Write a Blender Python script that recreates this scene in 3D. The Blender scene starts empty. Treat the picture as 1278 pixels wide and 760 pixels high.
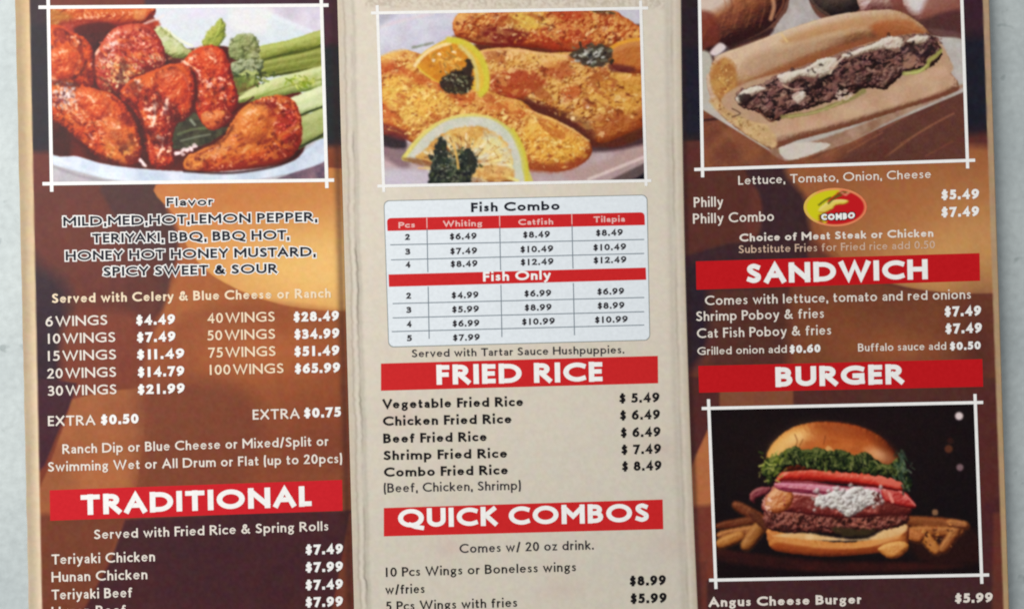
import bpy, math, random
import numpy as np
from mathutils import Vector, Matrix, Euler

scene = bpy.context.scene
R = math.radians
# ---------------------------------------------------------------- camera
cam_data = bpy.data.cameras.new('camera'); cam = bpy.data.objects.new('camera', cam_data)
scene.collection.objects.link(cam); scene.camera = cam
cam_data.sensor_width = 36; cam_data.lens = 35; cam_data.clip_start = .01; cam_data.clip_end = 50
PXM = .00025                                    # metres per unit of layout at the middle of the sheet
DIST = 1278*PXM/2/(18/35)
cam_rot = Euler((R(.9), R(-.35), R(-1.3)), 'XYZ').to_matrix()
cam_loc = cam_rot @ Vector((0, 0, DIST))
cam.matrix_world = Matrix.Translation(cam_loc) @ cam_rot.to_4x4()
# ---------------------------------------------------------------- light
world = bpy.data.worlds.new('World'); scene.world = world; world.use_nodes = True
bg = world.node_tree.nodes['Background']; bg.inputs[0].default_value = (.93, .96, 1, 1); bg.inputs[1].default_value = .42
def lamp(name, loc, aim, size, size_y, power, col):
    l = bpy.data.lights.new(name, 'AREA'); l.shape = 'RECTANGLE'; l.size = size; l.size_y = size_y
    l.energy = power; l.color = col
    o = bpy.data.objects.new(name, l); scene.collection.objects.link(o); o.location = loc
    o.rotation_euler = (Vector(aim)-Vector(loc)).to_track_quat('-Z', 'Y').to_euler(); return o
lamp('window_light', (-.50, .24, .60), (0, 0, 0), .40, .5, 6.9, (1, .985, .96))
scene.view_settings.view_transform = 'Standard'; scene.view_settings.look = 'None'
scene.view_settings.exposure = 0; scene.view_settings.gamma = 1
scene.cycles.filter_width = 2.05
# ---------------------------------------------------------------- layout to sheet
def sheet_edges(y):
    t = y/760.0
    return (19+17*t, 421+21*t, 850+5*t+16*t*t, 1234.5+25*t)
def sheet_z(x, y):
    """height of the paper over the tabletop: three panels, each slightly bowed, folds low, right edge springing up"""
    e = sheet_edges(y); mm = .001
    if x < e[1]:
        t = (x-e[0])/(e[1]-e[0]); z = .7+.5*(1-t)**4+1.0*4*max(t, 0)*(1-t)*.5
    elif x < e[2]:
        t = (x-e[1])/(e[2]-e[1]); z = .7+1.5*4*t*(1-t)*.5
    else:
        t = (x-e[2])/(e[3]-e[2]); z = .7+.8*4*t*max(1-t, 0)*.5+4.6*t**3
    return z*mm
INV = cam_rot
def P(x, y, lift=0.0, z=None):
    """point of the layout on the sheet, 'lift' above the paper"""
    d = INV @ Vector(((x-639)/1278*36/35, -(y-380)/1278*36/35, -1))
    h = (sheet_z(x, y) if z is None else z)+lift
    k = (cam_loc.z-h)/-d.z
    return tuple(cam_loc+d*k)
# ---------------------------------------------------------------- materials
def lin(c, k=.86):
    v = np.asarray(c, float)/255
    return np.where(v <= .04045, v/12.92, ((v+.055)/1.055)**2.4)*k
MATS = {}
def ink(name, col, rough=.5, var=.10, coat=0.0):
    """printed colour with slightly uneven cover"""
    if name in MATS: return MATS[name]
    m = bpy.data.materials.new(name); m.use_nodes = True; N = m.node_tree.nodes; L = m.node_tree.links
    b = N['Principled BSDF']; b.inputs['Roughness'].default_value = rough
    b.inputs['Specular IOR Level'].default_value = .08
    tc = N.new('ShaderNodeTexCoord'); nz = N.new('ShaderNodeTexNoise'); nz.inputs['Scale'].default_value = 900; nz.inputs['Detail'].default_value = 3
    L.new(tc.outputs['Object'], nz.inputs['Vector'])
    mx = N.new('ShaderNodeMix'); mx.data_type = 'RGBA'
    c = lin(col); mx.inputs['A'].default_value = (*[max(v*(1-var), 0) for v in c], 1); mx.inputs['B'].default_value = (*[min(v*(1+var)+.004, .9) for v in c], 1)
    L.new(nz.outputs['Fac'], mx.inputs['Factor']); L.new(mx.outputs['Result'], b.inputs['Base Color'])
    MATS[name] = m; return m
def print_material():
    m = bpy.data.materials.new('printed_paper'); m.use_nodes = True; N = m.node_tree.nodes; L = m.node_tree.links
    b = N['Principled BSDF']; b.inputs['Roughness'].default_value = .4; b.inputs['Specular IOR Level'].default_value = .1
    a = N.new('ShaderNodeAttribute'); a.attribute_name = 'ink'; L.new(a.outputs['Color'], b.inputs['Base Color'])
    tc = N.new('ShaderNodeTexCoord'); nz = N.new('ShaderNodeTexNoise'); nz.inputs['Scale'].default_value = 260; nz.inputs['Detail'].default_value = 4
    n2 = N.new('ShaderNodeTexNoise'); n2.inputs['Scale'].default_value = 22; n2.inputs['Detail'].default_value = 2
    L.new(tc.outputs['Object'], nz.inputs['Vector']); L.new(tc.outputs['Object'], n2.inputs['Vector'])
    bp = N.new('ShaderNodeBump'); bp.inputs['Strength'].default_value = .12; bp.inputs['Distance'].default_value = .0002
    b2 = N.new('ShaderNodeBump'); b2.inputs['Strength'].default_value = .35; b2.inputs['Distance'].default_value = .0012
    L.new(nz.outputs['Fac'], bp.inputs['Height']); L.new(n2.outputs['Fac'], b2.inputs['Height'])
    L.new(b2.outputs['Normal'], bp.inputs['Normal']); L.new(bp.outputs['Normal'], b.inputs['Normal'])
    return m
PRINT = print_material()
def tabletop_material():
    m = bpy.data.materials.new('pale_painted_surface'); m.use_nodes = True; N = m.node_tree.nodes; L = m.node_tree.links
    b = N['Principled BSDF']; b.inputs['Roughness'].default_value = .6; b.inputs['Specular IOR Level'].default_value = .3
    tc = N.new('ShaderNodeTexCoord')
    def noise(s, d=4):
        n = N.new('ShaderNodeTexNoise'); n.inputs['Scale'].default_value = s; n.inputs['Detail'].default_value = d; L.new(tc.outputs['Object'], n.inputs['Vector']); return n
    def ramp(f, stops):
        r = N.new('ShaderNodeValToRGB'); L.new(f, r.inputs['Fac']); e = r.color_ramp.elements
        while len(e) < len(stops): e.new(.5)
        for q, (p, c) in zip(e, stops): q.position = p; q.color = (*c, 1) if len(c) == 3 else c
        return r
    def mixc(f, a, c, mode='MIX'):
        x = N.new('ShaderNodeMix'); x.data_type = 'RGBA'; x.blend_type = mode
        if isinstance(f, float): x.inputs['Factor'].default_value = f
        else: L.new(f, x.inputs['Factor'])
        L.new(a, x.inputs['A']); L.new(c, x.inputs['B']); return x.outputs['Result']
    r1 = ramp(noise(30, 5).outputs['Fac'], [(.3, (.42, .465, .465)), (.7, (.50, .545, .535))])
    r2 = ramp(noise(420, 5).outputs['Fac'], [(.3, (.9, .9, .9)), (.7, (1.06, 1.06, 1.06))])
    r3 = ramp(noise(150, 2).outputs['Fac'], [(.66, (1, 1, 1)), (.73, (.72, .74, .74))])
    c = mixc(1.0, r1.outputs['Color'], r2.outputs['Color'], 'MULTIPLY'); c = mixc(1.0, c, r3.outputs['Color'], 'MULTIPLY')
    L.new(c, b.inputs['Base Color'])
    bp = N.new('ShaderNodeBump'); bp.inputs['Strength'].default_value = .25; bp.inputs['Distance'].default_value = .0004
    L.new(noise(520, 4).outputs['Fac'], bp.inputs['Height']); L.new(bp.outputs['Normal'], b.inputs['Normal'])
    return m
# ---------------------------------------------------------------- mesh helpers
def make(name, verts, faces, mat, parent=None, label=None, col=None, smoothf=False):
    me = bpy.data.meshes.new(name)
    V = np.asarray(verts, np.float32); 
    me.vertices.add(len(V)); me.vertices.foreach_set('co', V.ravel())
    if isinstance(faces, np.ndarray):
        n, k = faces.shape; me.loops.add(n*k); me.loops.foreach_set('vertex_index', faces.astype(np.int32).ravel())
        me.polygons.add(n); me.polygons.foreach_set('loop_start', np.arange(0, n*k, k, dtype=np.int32))
    else:
        tot = [len(f) for f in faces]; flat = [i for f in faces for i in f]
        me.loops.add(len(flat)); me.loops.foreach_set('vertex_index', flat)
        me.polygons.add(len(faces)); me.polygons.foreach_set('loop_start', list(np.cumsum([0]+tot[:-1])))
    me.update(calc_edges=True); me.validate()
    if col is not None:
        a = me.color_attributes.new('ink', 'FLOAT_COLOR', 'POINT')
        a.data.foreach_set('color', np.concatenate([col, np.ones((len(col), 1))], 1).astype(np.float32).ravel())
    me.materials.append(mat)
    if smoothf: me.polygons.foreach_set('use_smooth', np.ones(len(me.polygons), bool))
    o = bpy.data.objects.new(name, me); scene.collection.objects.link(o)
    if parent is not None: o.parent = parent
    if label: o['label'] = label
    return o
def empty(name, parent=None, label=None):
    o = bpy.data.objects.new(name, None); o.empty_display_size = .01; scene.collection.objects.link(o)
    if parent is not None: o.parent = parent
    if label: o['label'] = label
    return o
def grid_xy(corners, nu, nv):
    """bilinear grid between four layout corners TL, TR, BR, BL"""
    tl, tr, br, bl = [np.array(c, float) for c in corners]
    u = np.linspace(0, 1, nu)[None, :, None]; v = np.linspace(0, 1, nv)[:, None, None]
    return (tl*(1-u)+tr*u)*(1-v)+(bl*(1-u)+br*u)*v
def grid_faces(nu, nv, off=0):
    a = (np.arange(nv-1)[:, None]*nu+np.arange(nu-1)[None, :]).ravel()+off
    return np.stack([a, a+nu, a+nu+1, a+1], 1)
def lift_points(G, lift):
    """array version of P for a grid of layout points"""
    x = G[..., 0].ravel(); y = G[..., 1].ravel()
    t = y/760.; e0 = 19+17*t; e1 = 421+21*t; e2 = 850+5*t+16*t*t; e3 = 1234.5+25*t
    a = (x-e0)/(e1-e0); b = (x-e1)/(e2-e1); c = (x-e2)/(e3-e2)
    z = np.where(x < e1, .7+.5*(1-a)**4+2.0*np.maximum(a, 0)*(1-a), np.where(x < e2, .7+3.0*b*(1-b), .7+1.6*c*np.maximum(1-c, 0)+4.6*c**3))*.001+lift
    M = np.array(INV); d = np.stack([(x-639)/1278*36/35, -(y-380)/1278*36/35, -np.ones_like(x)], 1) @ M.T
    cl = np.array(cam_loc); k = (cl[2]-z)/-d[:, 2]
    return cl+d*k[:, None]
def flat_quad(name, corners, mat, parent, lift, label=None, step=14):
    c = [np.array(q, float) for q in corners]
    nu = max(int(np.linalg.norm(c[1]-c[0])/step)+2, 2); nv = max(int(np.linalg.norm(c[3]-c[0])/step)+2, 2)
    G = grid_xy(corners, nu, nv)
    return make(name, lift_points(G, lift), grid_faces(nu, nv), mat, parent, label)
# ---------------------------------------------------------------- print painter (numpy)

RNG = np.random.default_rng(7)
SC = 1.3                      # print samples per unit

def _vnoise(x, y, seed):
    xi = np.floor(x).astype(np.int64); yi = np.floor(y).astype(np.int64)
    fx = x - xi; fy = y - yi
    fx = fx*fx*(3-2*fx); fy = fy*fy*(3-2*fy)
    def h(a, b):
        n = (a*374761393 + b*668265263 + seed*1442695041) & 0xffffffff
        n = ((n ^ (n >> 13))*1274126177) & 0xffffffff
        return ((n ^ (n >> 16)) & 0xffff)/65535.0
    a = h(xi, yi); b = h(xi+1, yi); c = h(xi, yi+1); d = h(xi+1, yi+1)
    return (a*(1-fx)+b*fx)*(1-fy) + (c*(1-fx)+d*fx)*fy

def fbm(x, y, s, seed=0, octv=3):
    v = 0; a = 1; t = 0
    for k in range(octv):
        v = v + a*_vnoise(x/s + 17.3*k + 1000, y/s - 9.1*k + 1000, seed+k); t += a; a *= .55; s = s/2.03
    return v/t*2-1

def smooth(pts, closed=True, n=6):
    p = np.array(pts, float); m = len(p); out = []
    rng = range(m) if closed else range(m-1)
    for i in rng:
        if closed: p0, p1, p2, p3 = p[i-1], p[i], p[(i+1) % m], p[(i+2) % m]
        else: p0, p1, p2, p3 = p[max(i-1, 0)], p[i], p[i+1], p[min(i+2, m-1)]
        for k in range(n):
            t = k/n
            out.append(.5*((2*p1)+(-p0+p2)*t+(2*p0-5*p1+4*p2-p3)*t*t+(-p0+3*p1-3*p2+p3)*t**3))
    if not closed: out.append(p[-1])
    return np.array(out)

def seg_dist(X, Y, P, closed):
    best = np.full(X.shape, 1e9); inside = np.zeros(X.shape, bool)
    n = len(P)
    for i in range(n if closed else n-1):
        ax, ay = P[i]; bx, by = P[(i+1) % n]
        dx, dy = bx-ax, by-ay; L = dx*dx+dy*dy+1e-12
        t = np.clip(((X-ax)*dx+(Y-ay)*dy)/L, 0, 1)
        d = (X-ax-t*dx)**2+(Y-ay-t*dy)**2
        best = np.minimum(best, d)
        if closed and ay != by:
            c = ((ay > Y) != (by > Y)) & (X < (bx-ax)*(Y-ay)/(by-ay)+ax)
            inside ^= c
    d = np.sqrt(best)
    return np.where(inside, d, -d) if closed else d

LGT = np.array([-.45, -.62, .64]); LGT /= np.linalg.norm(LGT)
C3 = lambda c: np.array(c, float)

class Print:
    """A colour print: an array of sRGB samples over a rectangle of the sheet."""
    def __init__(s, x0, y0, x1, y1, base, sc=SC):
        s.x0, s.y0, s.sc = x0, y0, sc
        s.w = int((x1-x0)*sc)+2; s.h = int((y1-y0)*sc)+2
        gx = x0+np.arange(s.w)/sc; gy = y0+np.arange(s.h)/sc
        s.X, s.Y = np.meshgrid(gx, gy)
        s.A = np.zeros((s.h, s.w, 3)); s.A[:] = base
    def win(s, P, pad):
        a = P.min(0)-pad; b = P.max(0)+pad
        i0 = max(int((a[0]-s.x0)*s.sc), 0); i1 = min(int((b[0]-s.x0)*s.sc)+2, s.w)
        j0 = max(int((a[1]-s.y0)*s.sc), 0); j1 = min(int((b[1]-s.y0)*s.sc)+2, s.h)
        if i1 <= i0 or j1 <= j0: return None
        return (slice(j0, j1), slice(i0, i1))
    def mix(s, w, a, col):
        a = np.clip(a, 0, 1)[..., None]
        s.A[w] = s.A[w]*(1-a)+col*a
    def fill(s, pts, col, soft=1.2, rag=0, rs=4, curve=True, alpha=1, col2=None, ns=12, seed=1, gdir=None):
        P = smooth(pts) if curve else np.array(pts, float)
        w = s.win(P, soft+rag+1)
        if w is None: return
        X, Y = s.X[w], s.Y[w]
        d = seg_dist(X, Y, P, True)
        if rag: d = d+rag*fbm(X, Y, rs, seed)
        c = C3(col)
        if col2 is not None:
            if gdir is not None:
                q = (X-P[:, 0].min())/(np.ptp(P[:, 0])+1e-6)*gdir[0]+(Y-P[:, 1].min())/(np.ptp(P[:, 1])+1e-6)*gdir[1]
                if gdir[0]+gdir[1] < 0: q = q+1
                t = np.clip(q, 0, 1)
            else: t = np.clip(.5+.9*fbm(X, Y, ns, seed+5), 0, 1)
            c = C3(col)*(1-t[..., None])+C3(col2)*t[..., None]
        s.mix(w, np.clip(d/soft+.5, 0, 1)*alpha, c)
    def body(s, pts, dark, mid, light, R=14, bump=1.2, bs=6, gloss=.5, gp=14, rag=.8, soft=1.2, seed=3, var=None, vs=20,
             spec=(255, 235, 215), light_dir=None, flat=1.0, alpha=1, curve=True, cut=.0, bias=0):
        """A rounded lump as a photo shows it: dark side, middle tone, light side and wet glints."""
        P = smooth(pts) if curve else np.array(pts, float)
        w = s.win(P, soft+rag+1)
        if w is None: return
        X, Y = s.X[w], s.Y[w]
        d = seg_dist(X, Y, P, True)
        if rag: d = d+rag*fbm(X, Y, 4, seed+9)
        t = np.clip(d/R, 0, 1)
        h = R*np.sqrt(np.clip(1-(1-t)**2, 0, 1))*flat
        h = h+bump*fbm(X, Y, bs, seed, 3)*(.4+.6*t)+bump*.8*fbm(X, Y, bs*3, seed+3, 2)
        gy, gx = np.gradient(h, 1/s.sc)
        n = np.stack([-gx, -gy, np.ones_like(h)], -1); n /= np.linalg.norm(n, axis=-1, keepdims=True)
        L = LGT if light_dir is None else np.array(light_dir)/np.linalg.norm(light_dir)
        f = n@L + bias
        k = np.clip((f+.15)/1.1, 0, 1)
        a = np.clip(k*2, 0, 1)[..., None]; b = np.clip(k*2-1, 0, 1)[..., None]
        m = C3(mid)
        if var is not None:
            v = np.clip(.5+1.0*fbm(X, Y, vs, seed+21, 3), 0, 1)[..., None]
            m = m*(1-v)+C3(var)*v
        c = (C3(dark)*(1-a)+m*a)*(1-b)+C3(light)*b
        H = L+np.array([0, 0, 1.]); H /= np.linalg.norm(H)
        if gloss:
            sp = np.clip((np.clip(n@H, 0, 1)**gp-cut)/(1-cut), 0, 1)*gloss
            c = c*(1-sp[..., None])+C3(spec)*sp[..., None]
        s.mix(w, np.clip(d/soft+.5, 0, 1)*alpha, c)
    def line(s, pts, wd, col, alpha=1, soft=1., taper=False, wob=0, seed=2, curve=True):
        P = smooth(pts, False, 5) if curve and len(pts) > 2 else np.array(pts, float)
        w = s.win(P, wd+soft+wob+1)
        if w is None: return
        X, Y = s.X[w], s.Y[w]
        d = seg_dist(X, Y, P, False)
        if wob: d = d+wob*fbm(X, Y, 4, seed)
        s.mix(w, np.clip((wd/2-d)/soft+.5, 0, 1)*alpha, C3(col))
    def dots(s, n, cx, cy, rx, ry, cols, r=(.8, 1.8), alpha=(.5, 1), elong=.55, ang=None, inside=None, rot=0):
        P = None if inside is None else smooth(inside)
        cr, sr = math.cos(math.radians(rot)), math.sin(math.radians(rot))
        for k in range(n):
            q = RNG.normal(size=2)*.45
            a, b = np.clip(q[0], -1, 1)*rx, np.clip(q[1], -1, 1)*ry
            x, y = cx+a*cr-b*sr, cy+a*sr+b*cr
            if P is not None and seg_dist(np.array([x]), np.array([y]), P, True)[0] < 1: continue
            c = C3(cols[RNG.integers(len(cols))])*RNG.uniform(.9, 1.08)
            rr = RNG.uniform(*r); t = RNG.uniform(0, math.pi) if ang is None else math.radians(ang)+RNG.normal()*.35
            e = rr*elong
            s.line([(x-math.cos(t)*e, y-math.sin(t)*e), (x+math.cos(t)*e, y+math.sin(t)*e)], rr*1.5, np.clip(c, 0, 255), RNG.uniform(*alpha), soft=1.1, curve=False)
    def glint(s, pts, wd, col=(255, 226, 204), n=9, alpha=.85):
        """a broken wet highlight along a path"""
        P = smooth(pts, False, 6) if len(pts) > 2 else np.array([pts[0]+(np.array(pts[1])-pts[0])*k/8 for k in range(9)])
        for _ in range(n):
            q = P[RNG.integers(len(P)-1)]+RNG.normal(size=2)*wd*.35; k = min(int(RNG.integers(1, 4)), 3); d = P[min(len(P)-1, 1)]-P[0]
            a = RNG.uniform(0, math.pi); r = RNG.uniform(.5, 1)*wd
            c = [(q[0]+r*.75*math.cos(t+a)*RNG.uniform(.5, 1.3), q[1]+r*.75*math.sin(t+a)*RNG.uniform(.5, 1.3)) for t in np.arange(0, 6.2, 1.25)]
            s.fill(c, col, 1.3, alpha=alpha*RNG.uniform(.55, 1))
        s.line(pts, wd*.45, col, alpha*.8, 1.5, wob=1.2, seed=int(P[0, 0]))
    def gamma(s, g):
        s.A = 255*(np.clip(s.A, 0, 255)/255)**g
    def contrast(s, k=1.15, sat=1.1, mid=110):
        g = s.A.mean(-1, keepdims=True); s.A = np.clip((g+(s.A-g)*sat-mid)*k+mid, 4, 252)
    def blot(s, pts, col, sc=8, thr=.15, alpha=.6, seed=1, rot=0, st=1.6, edge=.25, inset=2):
        """irregular patches of one colour inside an outline"""
        P = smooth(pts)
        w = s.win(P, 1)
        if w is None: return
        X, Y = s.X[w], s.Y[w]
        cr, sr = math.cos(math.radians(rot)), math.sin(math.radians(rot))
        u = (X*cr+Y*sr)/st; v = -X*sr+Y*cr
        n = fbm(u+2.5*fbm(X, Y, sc, seed+50, 2), v+2.5*fbm(X, Y, sc, seed+51, 2), sc, seed, 3)
        a = np.clip((n-thr)/edge, 0, 1)*np.clip((seg_dist(X, Y, P, True)-inset)/2.5, 0, 1)
        s.mix(w, a*alpha, C3(col))
    def soften(s, k=1):
        for _ in range(k):
            B = np.pad(s.A, ((1, 1), (1, 1), (0, 0)), 'edge')
            s.A = (B[:-2, 1:-1]+B[2:, 1:-1]+B[1:-1, :-2]+B[1:-1, 2:]+2*B[1:-1, 1:-1])/6
    def glow(s, cx, cy, rx, ry, col, alpha=1, rot=0, p=1.5):
        X, Y = s.X, s.Y
        cr, sr = math.cos(math.radians(rot)), math.sin(math.radians(rot))
        u = ((X-cx)*cr+(Y-cy)*sr)/rx; v = (-(X-cx)*sr+(Y-cy)*cr)/ry
        a = np.exp(-(u*u+v*v)**(p/2)*1.2)*alpha
        s.A = s.A*(1-a[..., None])+C3(col)*a[..., None]
    def tone(s, amp=6, sc=2.2, seed=40, chroma=5):
        """ink grain"""
        g = fbm(s.X, s.Y, sc, seed, 2)[..., None]*amp
        c = np.stack([fbm(s.X, s.Y, 7, seed+k, 2) for k in (1, 2, 3)], -1)*chroma
        s.A = np.clip(s.A+g+c, 3, 252)
    def sample(s, X, Y):
        i = np.clip((X-s.x0)*s.sc, 0, s.w-1.001); j = np.clip((Y-s.y0)*s.sc, 0, s.h-1.001)
        a = i.astype(int); b = j.astype(int); fa = (i-a)[..., None]; fb = (j-b)[..., None]
        A = s.A
        return (A[b, a]*(1-fa)+A[b, a+1]*fa)*(1-fb)+(A[b+1, a]*(1-fa)+A[b+1, a+1]*fa)*fb
# ---------------------------------------------------------------- the four printed food pictures
def paint_wings():
    p = Print(56, 2, 412, 238, (216, 222, 226))
    # plate, rim and bowl
    p.fill([(300, 0), (420, 0), (420, 60), (360, 28)], (205, 196, 208), 6, col2=(222, 214, 224), ns=20)
    p.line([(300, 6), (345, 22), (412, 50)], 5, (226, 230, 236), .8, 4)
    p.fill([(178, 30), (195, 18), (230, 10), (300, 10), (330, 30), (320, 60), (240, 70), (200, 60)], (214, 220, 222), 6, col2=(222, 218, 228), ns=16)
    p.fill([(56, 160), (110, 200), (230, 222), (330, 215), (412, 150), (412, 240), (56, 240)], (168, 162, 168), 3, curve=False, col2=(196, 190, 194), ns=30)
    p.fill([(330, 238), (345, 224), (412, 196), (412, 238)], (96, 82, 98), 2, curve=False, col2=(150, 118, 128), ns=10)
    rim = [(56, 176), (90, 190), (140, 204), (200, 213), (260, 216), (330, 210), (375, 192), (412, 166), (412, 196), (375, 213), (320, 224), (262, 228), (200, 230), (140, 224), (100, 215), (56, 200)]
    p.fill(rim, (196, 206, 220), 2, col2=(222, 228, 238), ns=22)
    p.line([(60, 196), (110, 214), (150, 224), (210, 232)], 3.5, (228, 232, 240), .6, 4)
    p.line([(58, 205), (100, 220), (140, 228)], 3, (150, 140, 150), .6, 3)
    p.line([(66, 182), (130, 202), (210, 215), (300, 216), (370, 195), (404, 172)], 3, (216, 224, 234), .6, 4)
    # dark bed between the pieces
    p.fill([(56, 10), (180, 10), (205, 60), (290, 60), (330, 110), (380, 120), (378, 190), (330, 209), (240, 214), (150, 208), (100, 196), (56, 176)], (66, 24, 22), 2, rag=.3, col2=(104, 32, 24), ns=16)
    p.fill([(60, 26), (190, 24), (186, 40), (150, 44), (120, 40), (84, 50), (60, 50)], (150, 40, 24), 5, rag=2, col2=(186, 66, 30), ns=9)
    # celery
    p.body([(320, 60), (362, 50), (412, 36), (412, 58), (370, 66), (325, 78)], (84, 88, 30), (136, 142, 62), (182, 188, 104), R=9, bump=.5, gloss=.1)
    p.body([(318, 78), (360, 68), (412, 57), (412, 86), (370, 92), (322, 96)], (74, 78, 28), (118, 124, 50), (156, 160, 80), R=10, bump=.6, gloss=.1)
    for k in range(5):
        p.line([(330, 78+k*4), (370, 70+k*4.2), (410, 62+k*4.4)], 1.2, (112, 118, 48) if k % 2 else (178, 186, 110), .55)
    p.line([(322, 77), (350, 70), (380, 64), (410, 55)], 3.2, (70, 76, 20), .85, 2)
    p.body([(290, 128), (330, 104), (375, 90), (412, 82), (412, 108), (370, 116), (335, 124)], (110, 122, 60), (166, 176, 104), (206, 210, 150), R=9, bump=.7, gloss=.2)
    p.line([(300, 118), (345, 99), (405, 86)], 3, (214, 220, 168), .8, 2)
    p.line([(320, 122), (360, 108), (410, 98)], 2, (120, 132, 40), .6, 2)
    p.body([(355, 128), (380, 116), (412, 106), (412, 132), (385, 142), (368, 148)], (140, 152, 96), (198, 208, 156), (222, 226, 184), R=10, bump=.5, gloss=.1)
    p.body([(362, 152), (385, 143), (412, 134), (412, 166), (388, 178), (368, 186)], (104, 112, 60), (152, 160, 96), (188, 194, 132), R=10, bump=.6, gloss=.05)
    p.line([(368, 148), (385, 140), (408, 132)], 2.4, (44, 52, 22), .9, 1.4)
    p.line([(368, 186), (388, 177), (408, 165)], 2.6, (40, 48, 24), .9, 1.4)
    # leaves
    def leaf(pts, d, m, l, n=6, **k): p.body(pts, d, m, l, R=6, bump=2.2, bs=6, rag=2.6, gloss=.1, soft=2.2, **k)
    leaf([(186, 46), (196, 34), (206, 36), (216, 46), (228, 56), (232, 66), (214, 68), (196, 62)], (92, 96, 50), (142, 146, 84), (206, 208, 156))
    leaf([(205, 52), (222, 56), (240, 62), (252, 58), (244, 70), (215, 72)], (96, 96, 46), (140, 144, 82), (196, 198, 140))
    leaf([(252, 56), (258, 42), (268, 32), (276, 24), (281, 34), (280, 50), (274, 58), (262, 60)], (92, 98, 38), (138, 148, 58), (180, 184, 86))
    p.line([(262, 58), (271, 42), (275, 30)], 1.5, (196, 206, 110), .7)
    leaf([(285, 62), (290, 50), (300, 43), (314, 43), (322, 52), (324, 66), (318, 76), (300, 76), (288, 72)], (80, 86, 48), (122, 130, 78), (166, 172, 118), seed=8)
    leaf([(290, 78), (310, 74), (328, 76), (326, 88), (310, 98), (296, 98), (288, 90)], (70, 80, 56), (128, 138, 100), (176, 182, 144), seed=12)
    p.dots(70, 316, 98, 26, 12, [(70, 88, 30), (150, 160, 80), (200, 206, 130), (54, 62, 30)], (1, 2.4), elong=1.6)
    p.dots(46, 378, 104, 26, 9, [(120, 140, 30), (208, 214, 120), (150, 160, 50)], (.8, 1.6), elong=2)
    p.fill([(292, 98), (312, 96), (322, 102), (310, 112), (296, 120), (290, 110)], (84, 96, 36), 3, rag=2, alpha=.7, col2=(150, 160, 80), ns=6)
    p.fill([(196, 40), (214, 48), (228, 60), (220, 66), (202, 58)], (204, 208, 158), 5, alpha=.7, rag=2)
    p.line([(180, 30), (196, 24), (204, 20)], 3, (236, 222, 214), .8, 3)
    p.line([(206, 36), (224, 50), (240, 58)], 2.5, (240, 234, 196), .7, 2.4)
    p.fill([(296, 12), (340, 14), (330, 40), (300, 40), (286, 26)], (230, 228, 226), 9, alpha=.8)
    p.blot([(186, 44), (206, 34), (228, 54), (244, 62), (230, 72), (200, 64)], (216, 214, 180), 6, .1, .7, 3)
    p.blot([(286, 46), (322, 44), (326, 92), (296, 98), (286, 70)], (184, 186, 146), 6, .15, .6, 4)
    p.blot([(286, 46), (322, 44), (326, 92), (296, 98), (286, 70)], (70, 74, 36), 5, .25, .6, 5)
    # centre gap: bowl of greens
    p.fill([(214, 152), (240, 140), (262, 158), (285, 160), (262, 178), (235, 186), (214, 184)], (52, 46, 36), 2, rag=1, col2=(84, 84, 58), ns=7)
    p.line([(222, 168), (240, 162), (258, 160)], 3, (112, 122, 84), .8, 2)
    p.line([(226, 176), (246, 171), (262, 168)], 2.4, (176, 184, 164), .5, 2)
    p.line([(238, 150), (243, 156)], 3.4, (192, 200, 180), .6, 2)
    # chicken pieces
    W = dict(gloss=.62, gp=30, cut=.06, bump=3.3, bs=8, rag=1.8)
    p.body([(56, 6), (120, 10), (190, 10), (187, 24), (166, 32), (130, 36), (100, 42), (84, 50), (56, 56)], (104, 26, 16), (178, 62, 26), (214, 110, 50), R=11, var=(190, 88, 30), vs=18, **W)
    p.fill([(60, 12), (80, 16), (90, 24), (76, 34), (60, 36)], (172, 128, 56), 7, alpha=.6)
    p.fill([(72, 30), (100, 24), (150, 26), (176, 24), (150, 36), (110, 36), (84, 44)], (140, 34, 26), 6, alpha=.7, rag=2)
    p.fill([(168, 14), (182, 13), (180, 24), (168, 24)], (222, 150, 90), 4, alpha=.75)
    p.fill([(92, 38), (118, 30), (142, 32), (134, 50), (124, 74), (116, 90), (108, 60)], (56, 18, 22), 4, rag=1, col2=(96, 32, 30), ns=7)
    p.fill([(96, 34), (126, 28), (150, 34), (130, 40), (104, 44)], (92, 22, 20), 4, alpha=.8)
    p.body([(56, 40), (74, 32), (90, 40), (106, 48), (116, 62), (118, 84), (114, 108), (96, 112), (56, 108)], (120, 24, 16), (186, 60, 24), (208, 92, 40), R=18, var=(206, 82, 26), vs=22, gloss=.4, gp=24, bump=2.6, bs=9, seed=33, rag=2)
    p.fill([(72, 38), (86, 30), (92, 44), (80, 52), (68, 50)], (196, 86, 70), 5, alpha=.5, rag=2)
    p.line([(70, 78), (90, 76)], 2, (214, 112, 70), .4, 2)
    # sesame crusted piece
    B = [(116, 84), (122, 62), (134, 44), (146, 34), (168, 30), (188, 34), (200, 50), (206, 66), (204, 84), (182, 90), (160, 104), (148, 116), (132, 118), (120, 104)]
    p.body(B, (110, 22, 22), (166, 46, 34), (206, 96, 66), R=15, seed=5, gloss=.3, gp=20, bump=2.6, bs=6)
    p.dots(120, 162, 60, 44, 32, [(236, 168, 150), (226, 130, 110), (248, 206, 186), (112, 20, 24), (178, 40, 36)], (.8, 1.9), (.5, .95), inside=B)
    p.dots(50, 136, 60, 12, 30, [(246, 190, 178), (250, 214, 200), (216, 110, 96)], (1, 2.2), (.6, .95), rot=25, elong=1.3)
    p.dots(210, 152, 92, 24, 26, [(232, 190, 132), (214, 160, 104), (246, 220, 176), (150, 100, 70), (196, 120, 80)], (1, 2.), (.6, 1), rot=20)
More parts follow.
